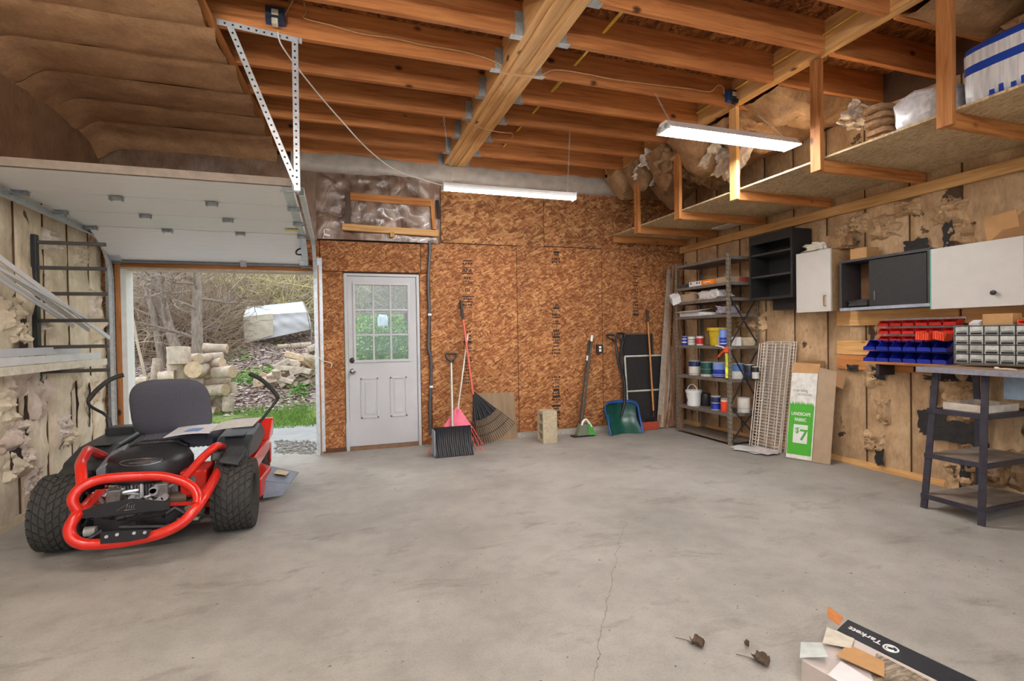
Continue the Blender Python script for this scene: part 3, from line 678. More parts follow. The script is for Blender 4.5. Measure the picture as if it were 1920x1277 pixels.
def outlet_box(px, py, label, dark):
    c = on(1, FY, px, py); t = thing('outlet_box', (c.x, FY, c.z-.055), label, 'outlet', 'ceiling outlets')
    m = MB(); w, h, d = .062, .055, .05
    m.box((c.x-w, FY-d, c.z-h), (c.x+w, FY, c.z+h)); m.build('box', BLUD, t, bevel=.004)
    MB().box((c.x-w+.004, FY-d-.004, c.z-h-.002), (c.x+w-.004, FY-d, c.z+h-.004)).build('cover', plain('box_cover', (40, 50, 66), .5), t)
    MB().box((c.x-.022, FY-d-.009, c.z-.01), (c.x+.022, FY-d-.003, c.z+.03)).build('socket', plain('socket', (206, 200, 186), .4), t, bevel=.003)
    MB().box((c.x-.02, FY-d-.035, c.z-h-.03), (c.x+.02, FY-d+.01, c.z-h+.012)).build('plug', plain('plug', (200, 192, 170), .5) if not dark else BLK, t, bevel=.004)
    return t
outlet_box(517, 34, 'blue outlet box with pale plug on joist above the garage door', False)
outlet_box(1369, 183, 'blue outlet box with black plug on joist by two-tube light', True)
fp = lambda px, py, dy=.012: on(1, FY-dy, px, py)
cab = MB().tube([fp(533, 30), fp(545, 8), fp(556, -6), fp(568, 2), fp(574, 22), fp(571, 34), fp(620, 47), fp(677, 63), fp(740, 72), fp(797, 85), fp(860, 95), fp(908, 108), fp(940, 123)] +
    [V((BX0-.01, FY-.02, ZC-.03)), V(((BX0+BX1)/2, FY-.01, ZC-.03)), V((BX1+.02, FY-.02, ZC-.02))] + [fp(1040, 131), fp(1100, 139), fp(1150, 149), fp(1245, 161), fp(1290, 166), fp(1330, 172), fp(1345, 160), fp(1355, 163), fp(1358, 176)], .0065, 6, sm=4)
ct = solo(cab, 'electric_cable', CABL, 'tan sheathed cable stapled along a ceiling joist between outlet boxes', 'cable', smooth=60)
pl = [on(1, FY-.06, 521, 60)] + [on(1, y, px, py) for y, px, py in ((3.95, 528, 85), (4.1, 560, 130), (4.3, 600, 180), (4.5, 640, 226), (4.65, 690, 280), (4.78, 740, 318), (4.85, 790, 336))] + [V((.992, 4.9, 2.79))]
solo(MB().tube(pl, .006, 6, sm=5), 'power_cord', CORDW, 'white power cord drooping from blue box to light bar', 'cord', smooth=60)
for x, z, yy, lb in ((1.93, 3.60, 6.3, 'twin yellow cables threaded through the joists beside the main beam'), (3.55, 3.60, 6.3, 'single yellow cable running along the second ceiling beam')):
    m = MB()
    for dx in ((0, .014) if x < 3 else (0,)):
        P = []
        for k in range(26): P.append((x+dx+.01*nz((k*.5, dx*50, x)), -2.0+k*.332, z+(.02*nz((k, dx*90, 3)) if x < 3 else .02*nz((k*.7, 1, 9)))))
        m.tube(P, .006, 6)
    solo(m, 'electric_cable', YLW, lb, 'cable', smooth=60)
solo(MB().tube([V((1.22, 4.98, ZC+.02))]+[V(p) for p in ((BX0, 4.99, ZC-.02), (1.42, 5.0, ZC-.05), (1.62, 5.02, ZC-.06), (1.78, 5.1, ZC-.03), (1.84, 5.4, ZC-.01))], .004, 6, sm=4), 'loose_wire', CABL, 'thin loose wire looping under the main beam', 'wire', smooth=60)
# heavy dark cable beside the door
P = [on(1, D-.03, *p) for p in ((805, 452), (806, 470), (804, 500), (803, 540), (805, 580), (804, 620), (803, 652), (808, 672), (808, 720), (806, 760), (807, 800), (806, 817))]
t = thing('service_cable', (P[-1].x, D-.03, P[-1].z), 'thick dark grey cable clipped to the wall beside the entry door', 'cable')
MB().tube(P, .019, 10, sm=3).build('sheath', plain('dark_conduit', (84, 86, 92), .45, .2), t, 60)
for px, py in ((804, 590), (807, 725)):
    c = on(1, D-.03, px, py); MB().box((c.x-.012, D-.055, c.z-.012), (c.x+.03, D-.001, c.z+.012)).build('clip', WHP, t)
# wall outlet behind the broom
c = on(1, D, 1122, 654)
t = thing('wall_outlet', (c.x, D-.05, c.z-.06), 'dark surface outlet on the wood-strand wall above the broom', 'outlet')
MB().box((c.x-.04, D-.05, c.z-.06), (c.x+.04, D-.0005, c.z+.06)).build('box', DARKM, t, bevel=.004)
for z in (.022, -.022): MB().box((c.x-.018, D-.056, c.z+z-.016), (c.x+.018, D-.049, c.z+z+.016)).build('socket', WHP, t, bevel=.003)
# little cord on the jamb
solo(MB().tube([on(1, D-.05, *p) for p in ((590, 655), (602, 675), (612, 678), (622, 682), (620, 690))], .006, 6, sm=4), 'pull_rope', CORDW, 'short white pull rope on the jamb beside entry door', 'rope', smooth=60)

# ================================================================ OVERHEAD SHELF
sh = thing('overhead_shelf', (4.2, 4.0, 2.6), 'timber shelf hung from the ceiling along the insulated wall', 'shelf')
PY = [6.3, 5.66, 4.84, 3.98, 3.09, 2.18, 1.28, .38]
for i, y in enumerate(PY):
    zt = ZC-.001 if i else ZC
    if i: MB().box((3.60, y-.045, 2.60), (3.64, y+.045, zt)).build('post', LUP[2] if i in (3,) else LUM[2], sh, bevel=.003)
    MB().box((3.64, y-.02, 2.60), (R-.04, y+.02, 2.69)).build('arm', LUM[0], sh, bevel=.003)
for i in range(len(PY)-1):
    MB().box((3.645, PY[i+1]-.018, 2.69), (R-.04, PY[i]-.022, 2.705)).build('deck_board', OSBD, sh)
b_ = MB().box((4.62, 4.9, 2.672), (4.8, 5.5, 2.688)); b_.build('loose_slat', VINYL, sh)

# things on the overhead shelf
BAGT = plain('bag_print_blue', (24, 70, 178), .35)
BAGW = plain('bag_white', (226, 228, 232), .3, 0, .08, 9, .3)
def softbox(fn_c, sx, sy, sz, wr, seed, n=14, ex=.45):
    """a soft rounded box: superellipsoid with wrinkles"""
    m = MB(); c = V(fn_c)
    def f(u, v):
        a = u*2*math.pi; b2 = (v-.5)*math.pi; e = ex
        p = lambda w: math.copysign(abs(w)**e, w)
        x = p(math.cos(b2))*p(math.cos(a)); y = p(math.cos(b2))*p(math.sin(a)); z = p(math.sin(b2))
        k = 1+wr*NZ.noise(V((x*2+seed, y*2, z*2)))+wr*.6*NZ.noise(V((x*6, y*6+seed, z*6)))
        return c+V((x*sx*k, y*sy*k, z*sz*(k if z > 0 else 1)))
    return m.grid(f, n*2, n)
ZD = 2.706
t = thing('insulation_pack', (3.93, 1.72, ZD), 'white plastic insulation pack with blue print beyond the shelf post', 'package')
PK = NT('pack_print'); pc = PK.coord(rnd=0); pz = PK.n('SeparateXYZ'); PK.put(pz.inputs[0], pc); pn = PK.noise(PK.coord((1, 12, 1), rnd=0), 4, 5)
pk = PK.ramp(pz.outputs[2], [(0, 0), (.205, 1), (.255, 0), (.33, 1)], 'CONSTANT'); PK.bump(pn, .4, .01)
PK = PK.out(PK.mix(pk, PK.ramp(pn, [(.3, lin(196, 200, 208)), (.6, lin(236, 238, 240))]), lin(26, 72, 180)), .3)
softbox((4.02, 1.66, ZD+.20), .29, .52, .20, .03, 3, 24, .22).build('wrapper', PK, t, 50)
XF = 3.735
text('lettering', 'SPECIFICATIONS', .036, (XF-.018, 1.40, ZD+.245), (0, 1, 0), (0, 0, -1), WHP, t, .001)
for k in range(5):
    y = 2.02-.105*k; m = MB()
    m.box((XF-.012, y-.075, ZD+.012), (XF+.02, y, ZD+.03)); m.box((XF-.012, y-.075, ZD+.03), (XF+.02, y-.055, ZD+.075)); m.box((XF-.012, y-.03, ZD+.03), (XF+.02, y-.008, ZD+.06))
    m.build('printed_letter', BAGT, t)
solo(softbox((3.98, 2.42, ZD+.13), .27, .19, .13, .16, 9, 16), 'insulation_bag', plain('grey_bag', (206, 206, 210), .25, 0, .25, 25, .6), 'torn grey plastic bag of insulation beside the pink batt ends', 'bag', smooth=35)
for k in range(5):
    m = softbox((3.99+.02*(k % 2), 2.72+.012*k, ZD+.030+.060*k), .24, .09, .028, .16, k*5, 10)
    solo(m, 'rolled_batt', FIB, 'flattened fibreglass batt stacked on the overhead shelf', 'insulation', 'flattened batts in a stack on the shelf', smooth=40)
solo(softbox((4.35, 1.75, ZD+.5), .3, .4, .12, .3, 21, 14), 'insulation_scrap', FIB, 'crumpled brown insulation scrap lying atop the white pack', 'insulation', smooth=30)
# ================================================================ CABINETS ON THE RIGHT WALL
def carcass(m, x0, x1, y0, y1, z0, z1, t=.018, back=True):
    m.box((x0, y0, z0), (x1, y0+t, z1)); m.box((x0, y1-t, z0), (x1, y1, z1)); m.box((x0, y0+t, z0), (x1, y1-t, z0+t)); m.box((x0, y0+t, z1-t), (x1, y1-t, z1))
    if back: m.box((x1-.006, y0+t, z0+t), (x1, y1-t, z1-t))
    return m
XW = R-.062                                             # cabinets stand off the batts on their cleats
BLKC = plain('black_cabinet', (34, 34, 35), .6, 0, .25, 40, dirt=.1)
t = thing('open_cabinet', (4.7, 4.47, 1.70), 'black open wall cabinet with two shelves beside the steel shelving', 'cabinet')
carcass(MB(), 4.55, XW, 4.19, 4.79, 1.70, 2.43, .025).build('carcass', BLKC, t)
for z in (1.95, 2.2): MB().box((4.56, 4.215, z), (XW-.006, 4.765, z+.02)).build('shelf', plain('cab_shelf', (60, 58, 58), .5), t)
MB().box((4.55, 4.215, 2.33), (4.566, 4.765, 2.405)).build('top_rail', BLKC, t)
MB().box((4.7, 4.16, 1.58), (R-.03, 4.6, 1.70)).build('mounting_cleat', BLKC, t)
WHC = plain('white_laminate', (200, 197, 192), .35, 0, .03, 10)
t = thing('white_cabinet', (4.7, 3.95, 1.53), 'white-doored wall cabinet with slim handle beside the black cabinet', 'cabinet')
carcass(MB(), 4.58, XW, 3.755, 4.145, 1.535, 2.135, .018).build('carcass', plain('particle_side', (170, 138, 100), .7), t)
d = MB().box((4.555, 3.755, 1.53), (4.577, 4.15, 2.14)).build('door', WHC, t, bevel=.002)
MB().tube([(4.555, 3.81, 1.585), (4.53, 3.81, 1.585), (4.53, 3.81, 1.685), (4.555, 3.81, 1.685)], .006, 8).build('handle', BRASS, d)
t = thing('sliding_cabinet', (4.7, 3.26, 1.52), 'wide dark cabinet with one black sliding door and open brown side', 'cabinet')
carcass(MB(), 4.56, XW, 2.868, 3.665, 1.525, 2.0, .022).build('carcass', plain('grey_edge', (58, 56, 58), .5, 0, .2), t)
MB().box((XW-.012, 2.9, 1.556), (XW-.007, 3.635, 1.97)).build('back_panel', plain('brown_back', (112, 78, 50), .7, 0, .2, 12), t)
d = MB().box((4.566, 2.9, 1.556), (4.58, 3.38, 1.968)).build('sliding_door', BLKC, t)
MB().box((4.562, 3.325, 1.61), (4.567, 3.335, 1.69)).build('handle', NICK, d)
MB().box((4.552, 2.87, 1.525), (4.56, 3.66, 1.552)).build('track_strip', plain('blue_grey_strip', (150, 156, 170), .4), t)
solo(softbox((4.68, 3.52, 1.59), .09, .1, .035, .3, 5, 8), 'black_cloth', BLKT, 'crumpled black cloth inside the open brown cabinet side', 'cloth', smooth=40)
t = thing('long_white_cabinet', (4.7, 2.4, 1.5), 'long white wall cabinet with green edge and small black pull', 'cabinet')
carcass(MB(), 4.575, XW, 1.7, 2.862, 1.5, 1.985, .02).build('carcass', WHC, t)
for y0, y1 in ((1.705, 2.26), (2.265, 2.862)):
    d = MB().box((4.553, y0, 1.5), (4.573, y1, 1.985)).build('door', WHC, t, bevel=.002)
    if y1 > 2.5:
        MB().lathe((4.553, 2.43, 1.60), (-1, 0, 0), [(0, .008), (.012, .008), (.02, .018), (.03, .018), (.034, 0)], 14).build('knob', BLK, d, 40)
        MB().box((4.551, 2.858, 1.5), (4.574, 2.866, 1.985)).build('edge_strip', plain('green_edge', (92, 160, 140), .4), d)
# on top of the cabinets
solo(softbox((4.68, 3.98, 2.18), .1, .12, .045, .5, 13, 12), 'paper_bag', plain('white_green_bag', (206, 202, 190), .6, 0, .2, 8, .4), 'crumpled pale bag lying on top of the white-doored cabinet', 'bag', smooth=30)
solo(softbox((4.72, 3.76, 2.20), .09, .1, .07, .6, 31, 12), 'crumpled_kraft', KRCR, 'crumpled brown kraft paper on the end of the white-doored cabinet', 'paper', smooth=30)
def carton(name, x0, x1, y0, y1, z0, z1, mat, label, cat='box', flaps=0, tape=False):
    t = thing(name, ((x0+x1)/2, (y0+y1)/2, z0), label, cat); w = .005
    m = MB(); m.box((x0, y0, z0), (x1, y1, z0+w)); m.box((x0, y0, z0+w), (x0+w, y1, z1)); m.box((x1-w, y0, z0+w), (x1, y1, z1)); m.box((x0+w, y0, z0+w), (x1-w, y0+w, z1)); m.box((x0+w, y1-w, z0+w), (x1-w, y1, z1))
    m.build('tray', mat, t)
    if flaps: MB().box((x0, y0, z1), ((x0+x1)/2-.002, y1, z1+w)).build('flap', mat, t); MB().box(((x0+x1)/2+.002, y0, z1), (x1, y1, z1+w)).build('flap', mat, t)
    if tape: MB().box(((x0+x1)/2-.02, y0-.001, z0+.03), ((x0+x1)/2+.02, y0, z1)).build('tape', plain('tape', (196, 160, 110), .3), t)
    return t
carton('small_carton', 4.62, 4.78, 3.44, 3.60, 2.0, 2.10, CARD, 'small brown carton on top of the sliding-door cabinet', flaps=1)
t = thing('tilted_carton', (4.7, 2.30, 1.986), 'long brown carton lying aslant on top of the long white cabinet', 'box')
MB().hexa([(4.6, 2.02, 1.99), (4.8, 2.02, 1.99), (4.8, 2.48, 1.99), (4.6, 2.48, 1.99), (4.62, 2.05, 2.2), (4.8, 2.05, 2.2), (4.8, 2.3, 2.17), (4.62, 2.3, 2.17)]).build('body', CARDD, t)
MB().obox((4.61, 2.42, 2.09), (0, .012, .085), (0, .10, -.012), (.003, 0, 0)).build('flap', CARD, t)

# ================================================================ BINS AND DRAWERS
def bin_mesh(w, d, h, lip):
    """open stacking bin: front edge at x=0 (low lip), back at x=d"""
    m = MB(); e = .003; hw = w/2
    m.box((0, -hw, 0), (d, hw, e)); m.box((d-e, -hw, e), (d, hw, h)); m.box((0, -hw, e), (e, hw, lip))
    for s in (-1, 1):
        y0 = s*hw; y1 = s*(hw-e); P = [(0, e), (d-e, e), (d-e, h), (d*.45, h), (d*.18, lip+.01), (0, lip)]
        m.prism([(a, min(y0, y1), c) for a, c in P], (0, e, 0))
    m.box((-.004, -hw*.8, lip-.006), (0, hw*.8, lip+.004)); m.box((d*.3, -hw-.002, h-.004), (d, hw+.002, h))
    return m
RAIL = [(1.405, 2.76, 3.42), (1.335, 2.78, 3.42), (1.265, 2.78, 3.42)]
rt = thing('bin_rail_panel', (R-.07, 3.1, 1.22), 'perforated grey rail panel behind the small red bins', 'panel')
for z, y0, y1 in RAIL:
    r_ = MB().box((R-.075, y0, z+.0), (R-.061, y1, z+.034)).build('rail', GALV, rt)
    h = MB()
    for k in range(36): y = y0+.01+k*(y1-y0-.02)/35; h.box((R-.0765, y-.004, z+.004), (R-.075, y+.004, z+.014))
    h.build('slot', BLK, r_)['kind'] = 'stuff'
rb = None; LB = {(0, 5): None}
for i, (z, y0, y1) in enumerate(RAIL):
    for k in range(6):
        if i == 2 and k > 3: continue
        y = y1-.055-k*.108; loc = (R-.165, y, z-.034)
        lab = 'small red plastic bin hanging on the %s perforated rail' % ('top', 'middle', 'bottom')[i]
        if rb is None: rb = bin_mesh(.1, .09, .052, .022).build('red_bin', REDP); rb.location = loc; tag(rb, lab, 'bin', 'red bins on the top rail')
        else:
            o = inst(rb, loc, 0, None, lab, 'red bins on the %s rail' % ('top', 'middle', 'bottom')[i])
bb = None
for i, z in enumerate((1.055, 1.155)):
    for k in range(6):
        y = 3.425-k*.116; loc = (4.62, y, z)
        lab = 'blue stacking bin in the %s row under the red bins' % ('lower', 'upper')[i]
        if bb is None: bb = bin_mesh(.112, .19, .092, .03).build('blue_bin', BLUP); bb.location = loc; tag(bb, lab, 'bin', 'blue bins in the lower row')
        else: inst(bb, loc, 0, None, lab, 'blue bins in the %s row' % ('lower', 'upper')[i])
# plank ledge on brackets that carries the blue bins
t = thing('bin_ledge', (4.72, 3.1, 1.02), 'rough plank ledge carrying the blue stacking bins', 'shelf')
MB().box((4.60, 2.73, 1.032), (R-.062, 3.5, 1.054)).build('plank', LUM[1], t, bevel=.002)
for y in (2.85, 3.35): MB().box((4.62, y-.015, .93), (R-.062, y+.015, 1.031)).build('bracket', DARKM, t)
m = MB(); rq = random.Random(3)
for k, (y, a, lb) in enumerate(((2.97, .1, 'orange plastic bin tipped upside down on the blue bins'), (2.84, .45, 'orange ribbed bin lying aslant on the blue bins'))):
    q = thing('orange_bin', (4.64, y, 1.25), lb, 'bin')
    MB().obox((4.66, y, 1.282), (.05, 0, 0), (0, .05*math.cos(a), .05*math.sin(a)*.5), (0, -.015*a, .032)).build('body', ORNG, q, bevel=.006)
    for j in range(5): MB().obox((4.607, y-.036+.018*j, 1.282+.008*(j-2)*a), (.004, 0, 0), (0, .004, 0), (0, 0, .03)).build('rib', ORNG, q)
# drawer cabinet on the bench
t = thing('drawer_organizer', (4.55, 2.33, 1.075), 'grey small-parts organizer with rows of clear drawers on the bench', 'organizer')
OX, OY0, OY1, OZ0, OZ1 = 4.46, 1.98, 2.645, 1.076, 1.365
carcass(MB(), OX, OX+.15, OY0, OY1, OZ0, OZ1, .006).build('frame', plain('organizer_frame', (104, 108, 112), .4), t)
nr, nc = 4, 7; cw, chh = (OY1-OY0-.012)/nc, (OZ1-OZ0-.012)/nr
m = MB()
for i in range(1, nr): m.box((OX, OY0+.006, OZ0+.006+i*chh-.002), (OX+.14, OY1-.006, OZ0+.006+i*chh+.002))
for k in range(1, nc): m.box((OX+.002, OY0+.006+k*cw-.002, OZ0+.006), (OX+.14, OY0+.006+k*cw+.002, OZ1-.006))
m.build('divider', DARKM, t)
CLR = plain('clear_drawer', (186, 190, 186), .15, 0, .25, 26, spec=.7, rnd=.15)
dm = MB(); a, b_ = cw/2-.005, chh/2-.004
dm.box((-.004, -a, -b_*.3), (.0, a, b_)); dm.box((-.006, -a, -b_), (.0, a, -b_*.35)); dm.box((0, -a, -b_), (.12, -a+.003, b_*.8)); dm.box((0, a-.003, -b_), (.12, a, b_*.8)); dm.box((0, -a, -b_), (.12, a, -b_+.003))
dp = None
for i in range(nr):
    for k in range(nc):
        lc = V((OX+.006, OY0+.006+(k+.5)*cw, OZ0+.006+(i+.5)*chh))-V(t['_o'])
        if dp is None:
            dp = dm.build('drawer', CLR, None); dp.parent = t; dp['_o'] = (0, 0, 0); hb = MB().box((-.018, -a*.7, -b_*.05), (-.004, a*.7, b_*.12)).build('pull', CLR, dp); hb['_o'] = (0, 0, 0); lb_ = MB().box((-.0075, -a*.85, -b_*.9), (-.006, a*.85, -b_*.45)).build('label_slot', BLK, dp); o = dp
        else: o = inst(dp, lc, 0, t)
        o.location = lc
carton('brown_carton', 4.5, 4.6, 2.30, 2.48, OZ1+.001, OZ1+.075, CARD, 'plain brown carton lying on the clear-drawer organizer', flaps=1)
t = thing('red_tray', (4.53, 2.16, OZ1+.001), 'shallow red tray of odds and ends on the drawer organizer', 'tray')
carcass(MB(), 4.47, 4.59, 2.06, 2.26, OZ1+.001, OZ1+.03, .005).build('tray', ORNG, t)
m = MB(); rq = random.Random(8)
for k in range(9): p = V((rq.uniform(4.49, 4.57), rq.uniform(2.08, 2.24), OZ1+.03)); m.bar(p, p+V((rq.uniform(-.03, .03), rq.uniform(-.04, .04), .02)), .008, .006)
m.build('fittings', BRASS, t)['kind'] = 'stuff'
solo(MB().obox((4.52, 2.53, OZ1+.016), (.03, .0, .012), (0, .03, 0), (-.006, 0, .012)), 'small_packet', PAPER, 'small striped white packet on the drawer organizer', 'packet')

# ================================================================ STEEL BENCH
t = thing('steel_bench', (4.45, 2.4, 0), 'tall black steel bench with splayed legs and two lower shelves', 'bench')
TZ = 1.055
MB().box((4.17, 1.75, TZ-.025), (R-.07, 2.72, TZ)).build('worktop_board', plain('worn_board', (150, 120, 92), .8, 0, .2, 9), t)
m = MB(); m.box((4.155, 1.75, TZ-.035), (4.169, 2.735, TZ+.004)); m.box((4.155, 2.721, TZ-.035), (R-.07, 2.735, TZ+.004)); m.build('top_rim', plain('grey_rim', (142, 142, 152), .5, .3, .2, 30), t)
def leg(a, b):
    a, b = V(a), V(b); m = MB(); m.bar(a, b, .045, .005, (1, 0, 0)); m.bar(a+V((.02, .0, 0)), b+V((.02, 0, 0)), .005, .045, (1, 0, 0)); return m
STL = plain('bench_steel', (62, 60, 70), .45, .4, .25, 20)
for (fx, fy_), (tx, ty) in (((4.145, 2.665), (4.25, 2.64)), ((4.12, 2.285), (4.235, 2.32)), ((4.79, 2.665), (4.74, 2.66)), ((4.79, 2.285), (4.74, 2.3))):
    leg((fx, fy_, 0), (tx, ty, TZ-.027)).build('leg', STL, t)
GR = plain('rusty_sheet', (128, 116, 104), .7, .2, .3, 9)
for z, x0 in ((.10, 4.14), (.40, 4.18), (.735, 4.215)):
    MB().box((x0+.0, 2.30, z), (4.77, 2.66, z+.012)).build('shelf', GR if z < .5 else STL, t)
    MB().box((x0-.012, 2.285, z-.02), (x0, 2.675, z+.014)).build('shelf_rim', STL, t); MB().box((x0, 2.283, z-.02), (4.77, 2.299, z+.014)).build('shelf_rim', STL, t)
MB().box((4.3, 1.9, .86), (4.32, 2.25, TZ-.026)).build('apron_panel', plain('blue_grey_panel', (128, 146, 166), .5, 0, .12, 40), t)
carton('flat_carton', 4.26, 4.62, 2.33, 2.60, .748, .80, plain('white_carton', (206, 196, 182), .6), 'low white cardboard tray on the upper shelf of the steel bench')
solo(MB().ball((4.28, 2.28, TZ+.012), .012, 8, (1, 1.4, .9)).tube([(4.28, 2.27, TZ+.008), (4.29, 2.23, TZ+.01), (4.3, 2.18, TZ+.006)], .006, 6), 'garlic_bulb', plain('pale_bulb', (216, 198, 178), .6), 'small pale bulb with dry stalk on the bench edge', 'bulb', smooth=50)

# ================================================================ STEEL SHELVING AND ITS CONTENTS
t = thing('steel_shelving', (4.58, 5.42, 0), 'seven-tier grey slotted-angle steel shelving in the wall corner', 'shelving')
SX0, SX1, SY0, SY1, STZ = 4.365, 4.80, 4.92, 5.93, 2.28
GRST = plain('grey_slotted', (140, 132, 116), .5, .3, .25, 30, dirt=.3)
GRSH = plain('grey_shelf', (122, 114, 106), .55, .25, .22, 20, dirt=.3)
for x, sx in ((SX0, 1), (SX1, -1)):
    for y, sy in ((SY0, 1), (SY1, -1)):
        m = MB(); m.box((x, y, 0), (x+sx*.003, y+sy*.038, STZ)); m.box((x+sx*.003, y, 0), (x+sx*.038, y+sy*.003, STZ)); u = m.build('upright', GRST, t)
        h = MB()
        for k in range(44):
            z = .03+k*.052
            for a in (.012, .027): h.box((x-sx*.0006, y+sy*(a-.004), z+(.01 if a > .02 else 0)), (x-sx*.0001, y+sy*(a+.004), z+.016+(.01 if a > .02 else 0)))
            h.box((x+sx*.018, y-sy*.0006, z), (x+sx*.028, y-sy*.0001, z+.018))
        h.build('slot', BLK, u)['kind'] = 'stuff'
SHZ = [.37, .775, 1.17, 1.55, 1.745, 1.93, 2.235]
for z in SHZ:
    m = MB(); m.box((SX0+.004, SY0+.004, z), (SX1-.004, SY1-.004, z+.004))
    m.box((SX0+.004, SY0+.004, z-.032), (SX0+.008, SY1-.004, z)); m.box((SX1-.008, SY0+.004, z-.032), (SX1-.004, SY1-.004, z)); m.box((SX0+.008, SY0+.004, z-.032), (SX1-.008, SY0+.008, z)); m.box((SX0+.008, SY1-.008, z-.032), (SX1-.008, SY1-.004, z))
    m.build('shelf', GRSH, t)
MB().box((SX0+.004, SY0+.004, .03), (SX1-.004, SY1-.004, .034)).build('shelf', plain('dusty_shelf', (118, 106, 92), .8), t)
for z0, z1 in ((1.2, 1.75), (.5, 1.12), (.05, .45)):
    for a, c in ((z0, z1), (z1, z0)): MB().bar((SX0+.02, SY0-.002, a), (SX1-.02, SY0-.002, c), .006, .022, (0, 1, 0)).build('brace', DARKM, t)
def sp(px, py, z, x=None): return on(2, z, px, py)
def paint_can(px, z, r, h, label, bands, handle=None, name='paint_can', x=None, cat='can', lid=GALV, group=None):
    """bands: list of (fraction from, to, material) painted wraps round the can"""
    d = cf+cr*((px-960)/FPX); x = x or SX0+.045+r; k = x/(d.x); c = V((x, d.y*k, z+.0045))
    t = thing(name, c, label, cat, group)
    m = MB().lathe(c, (0, 0, 1), [(0, r*.97), (.004, r), (h-.004, r), (h, r*.97), (h, r*.86), (h-.006, r*.84), (h-.006, 0)], 22); m.build('body', bands[0][2], t, 40)
    for f0, f1, mt in bands[1:]:
        MB().lathe(c, (0, 0, 1), [(h*f0, r+.0006), (h*f1, r+.0006)], 22).build('printed_band', mt, t, 40)
    MB().lathe(c+V((0, 0, h-.004)), (0, 0, 1), [(0, r*.98), (.002, r*1.02), (.006, r*1.02), (.008, r*.9), (.004, r*.85), (.004, 0)], 22).build('lid', lid, t, 40)
    if handle:
        hh = handle[0]; MB().tube([c+V((0, r*math.cos(a*math.pi/10), h*.86+hh*math.sin(a*math.pi/10)))+V((-r*.1, 0, 0)) for a in range(11)], handle[2] if len(handle) > 2 else .0022, 6).build('handle', handle[1], t, 60)
    return t
cW, cNV, cGR, cBL, cLB, cRD, cGY, cOR = [plain('label_%d' % i, c, .4, 0, .08, 20) for i, c in enumerate(((214, 210, 202), (32, 44, 90), (26, 78, 70), (30, 54, 168), (120, 150, 214), (196, 36, 40), (120, 120, 124), (236, 74, 40)))]
Z5, Z4, Z3 = SHZ[2], SHZ[1], SHZ[0]
paint_can(1284, Z5, .040, .115, 'short blue paint tin at the end of the shelf', [(0, 1, cBL), (.25, .4, cW), (.65, .75, cW)], name='paint_tin')
paint_can(1297, Z5, .052, .11, 'short white tin with grey lettering next to the blue tin', [(0, 1, cW), (.35, .42, cGY), (.6, .72, cGY)], name='paint_tin')
paint_can(1312, Z5, .045, .115, 'short white and red tin before the yellow pail', [(0, 1, cW), (.15, .8, cRD)], name='paint_tin')
paint_can(1357, Z5, .050, .20, 'tall blue canister standing against the shelving upright', [(0, 1, cBL), (.1, .18, cW), (.3, .36, cLB), (.5, .95, cLB)], name='blue_canister')
solo(MB().box((4.47, 5.16, Z5+.0045), (4.53, 5.24, Z5+.135)), 'grey_carton', plain('pale_grey_carton', (196, 196, 196), .6), 'upright pale grey carton beside the blue canister', 'box', bevel=.002)
# yellow pail
c = V((4.65, 5.42, Z5+.0045)); t = thing('yellow_pail', c, 'yellow plastic pail with broad rim behind the small tins', 'pail')
MB().lathe(c, (0, 0, 1), [(0, .105), (.19, .125), (.19, .119), (.01, .1), (.01, 0)], 24).build('body', YEL, t, 40)
MB().lathe(c, (0, 0, 1), [(.185, .127), (.185, .145), (.225, .145), (.225, .12)], 24).build('rim', YEL, t, 40)
paint_can(1302, Z4, .078, .185, 'gallon can with white and navy wrap and wire handle', [(0, 1, cW), (.62, .98, cNV), (.1, .13, cGY)], (.13, GALD))
paint_can(1325, Z4, .080, .18, 'gallon can with dark green wrap and white foot', [(0, 1, cW), (.16, .98, cGR), (.5, .54, cW)], (.02, GALD))
paint_can(1349, Z4, .082, .185, 'gallon can with blue fading wrap and wire handle', [(0, 1, cBL), (.55, .98, cLB), (.1, .13, cW), (.2, .23, cW)], (.05, GALD))
paint_can(1382, Z4, .072, .18, 'white gallon can with steel-blue top half behind the upright', [(0, 1, cW), (.5, .98, plain('steel_blue', (74, 110, 160), .4))], name='paint_can', x=4.56)
paint_can(1404, Z4, .055, .17, 'black spray bottle pack beside the blue-topped can', [(0, 1, BLKP), (.3, .5, cNV)], name='black_canister', x=4.62)
paint_can(1416, Z4, .038, .15, 'narrow black and white tin at the shelf end', [(0, 1, BLKP), (.1, .6, cW)], name='paint_tin', x=4.62)
paint_can(1341, Z3, .058, .17, 'blue and white quart can next to the orange tin', [(0, 1, cW), (.06, .5, cBL), (.55, .95, cNV), (.42, .5, cGR)], (.03, GALD))
paint_can(1358, Z3, .050, .155, 'bright orange-red tin against the shelving upright', [(0, 1, cOR), (.8, .92, cW)], name='paint_tin')
paint_can(1322, Z3, .06, .16, 'black plastic tub behind the white bucket', [(0, 1, BLKP), (.4, .6, DARKM)], name='black_tub', x=4.6, cat='tub', lid=BLKP)
paint_can(1393, Z3, .072, .17, 'dented white bucket behind the shelving brace', [(0, 1, cW), (.3, .32, cGY)], name='white_bucket', x=4.62, cat='bucket', lid=WHP)
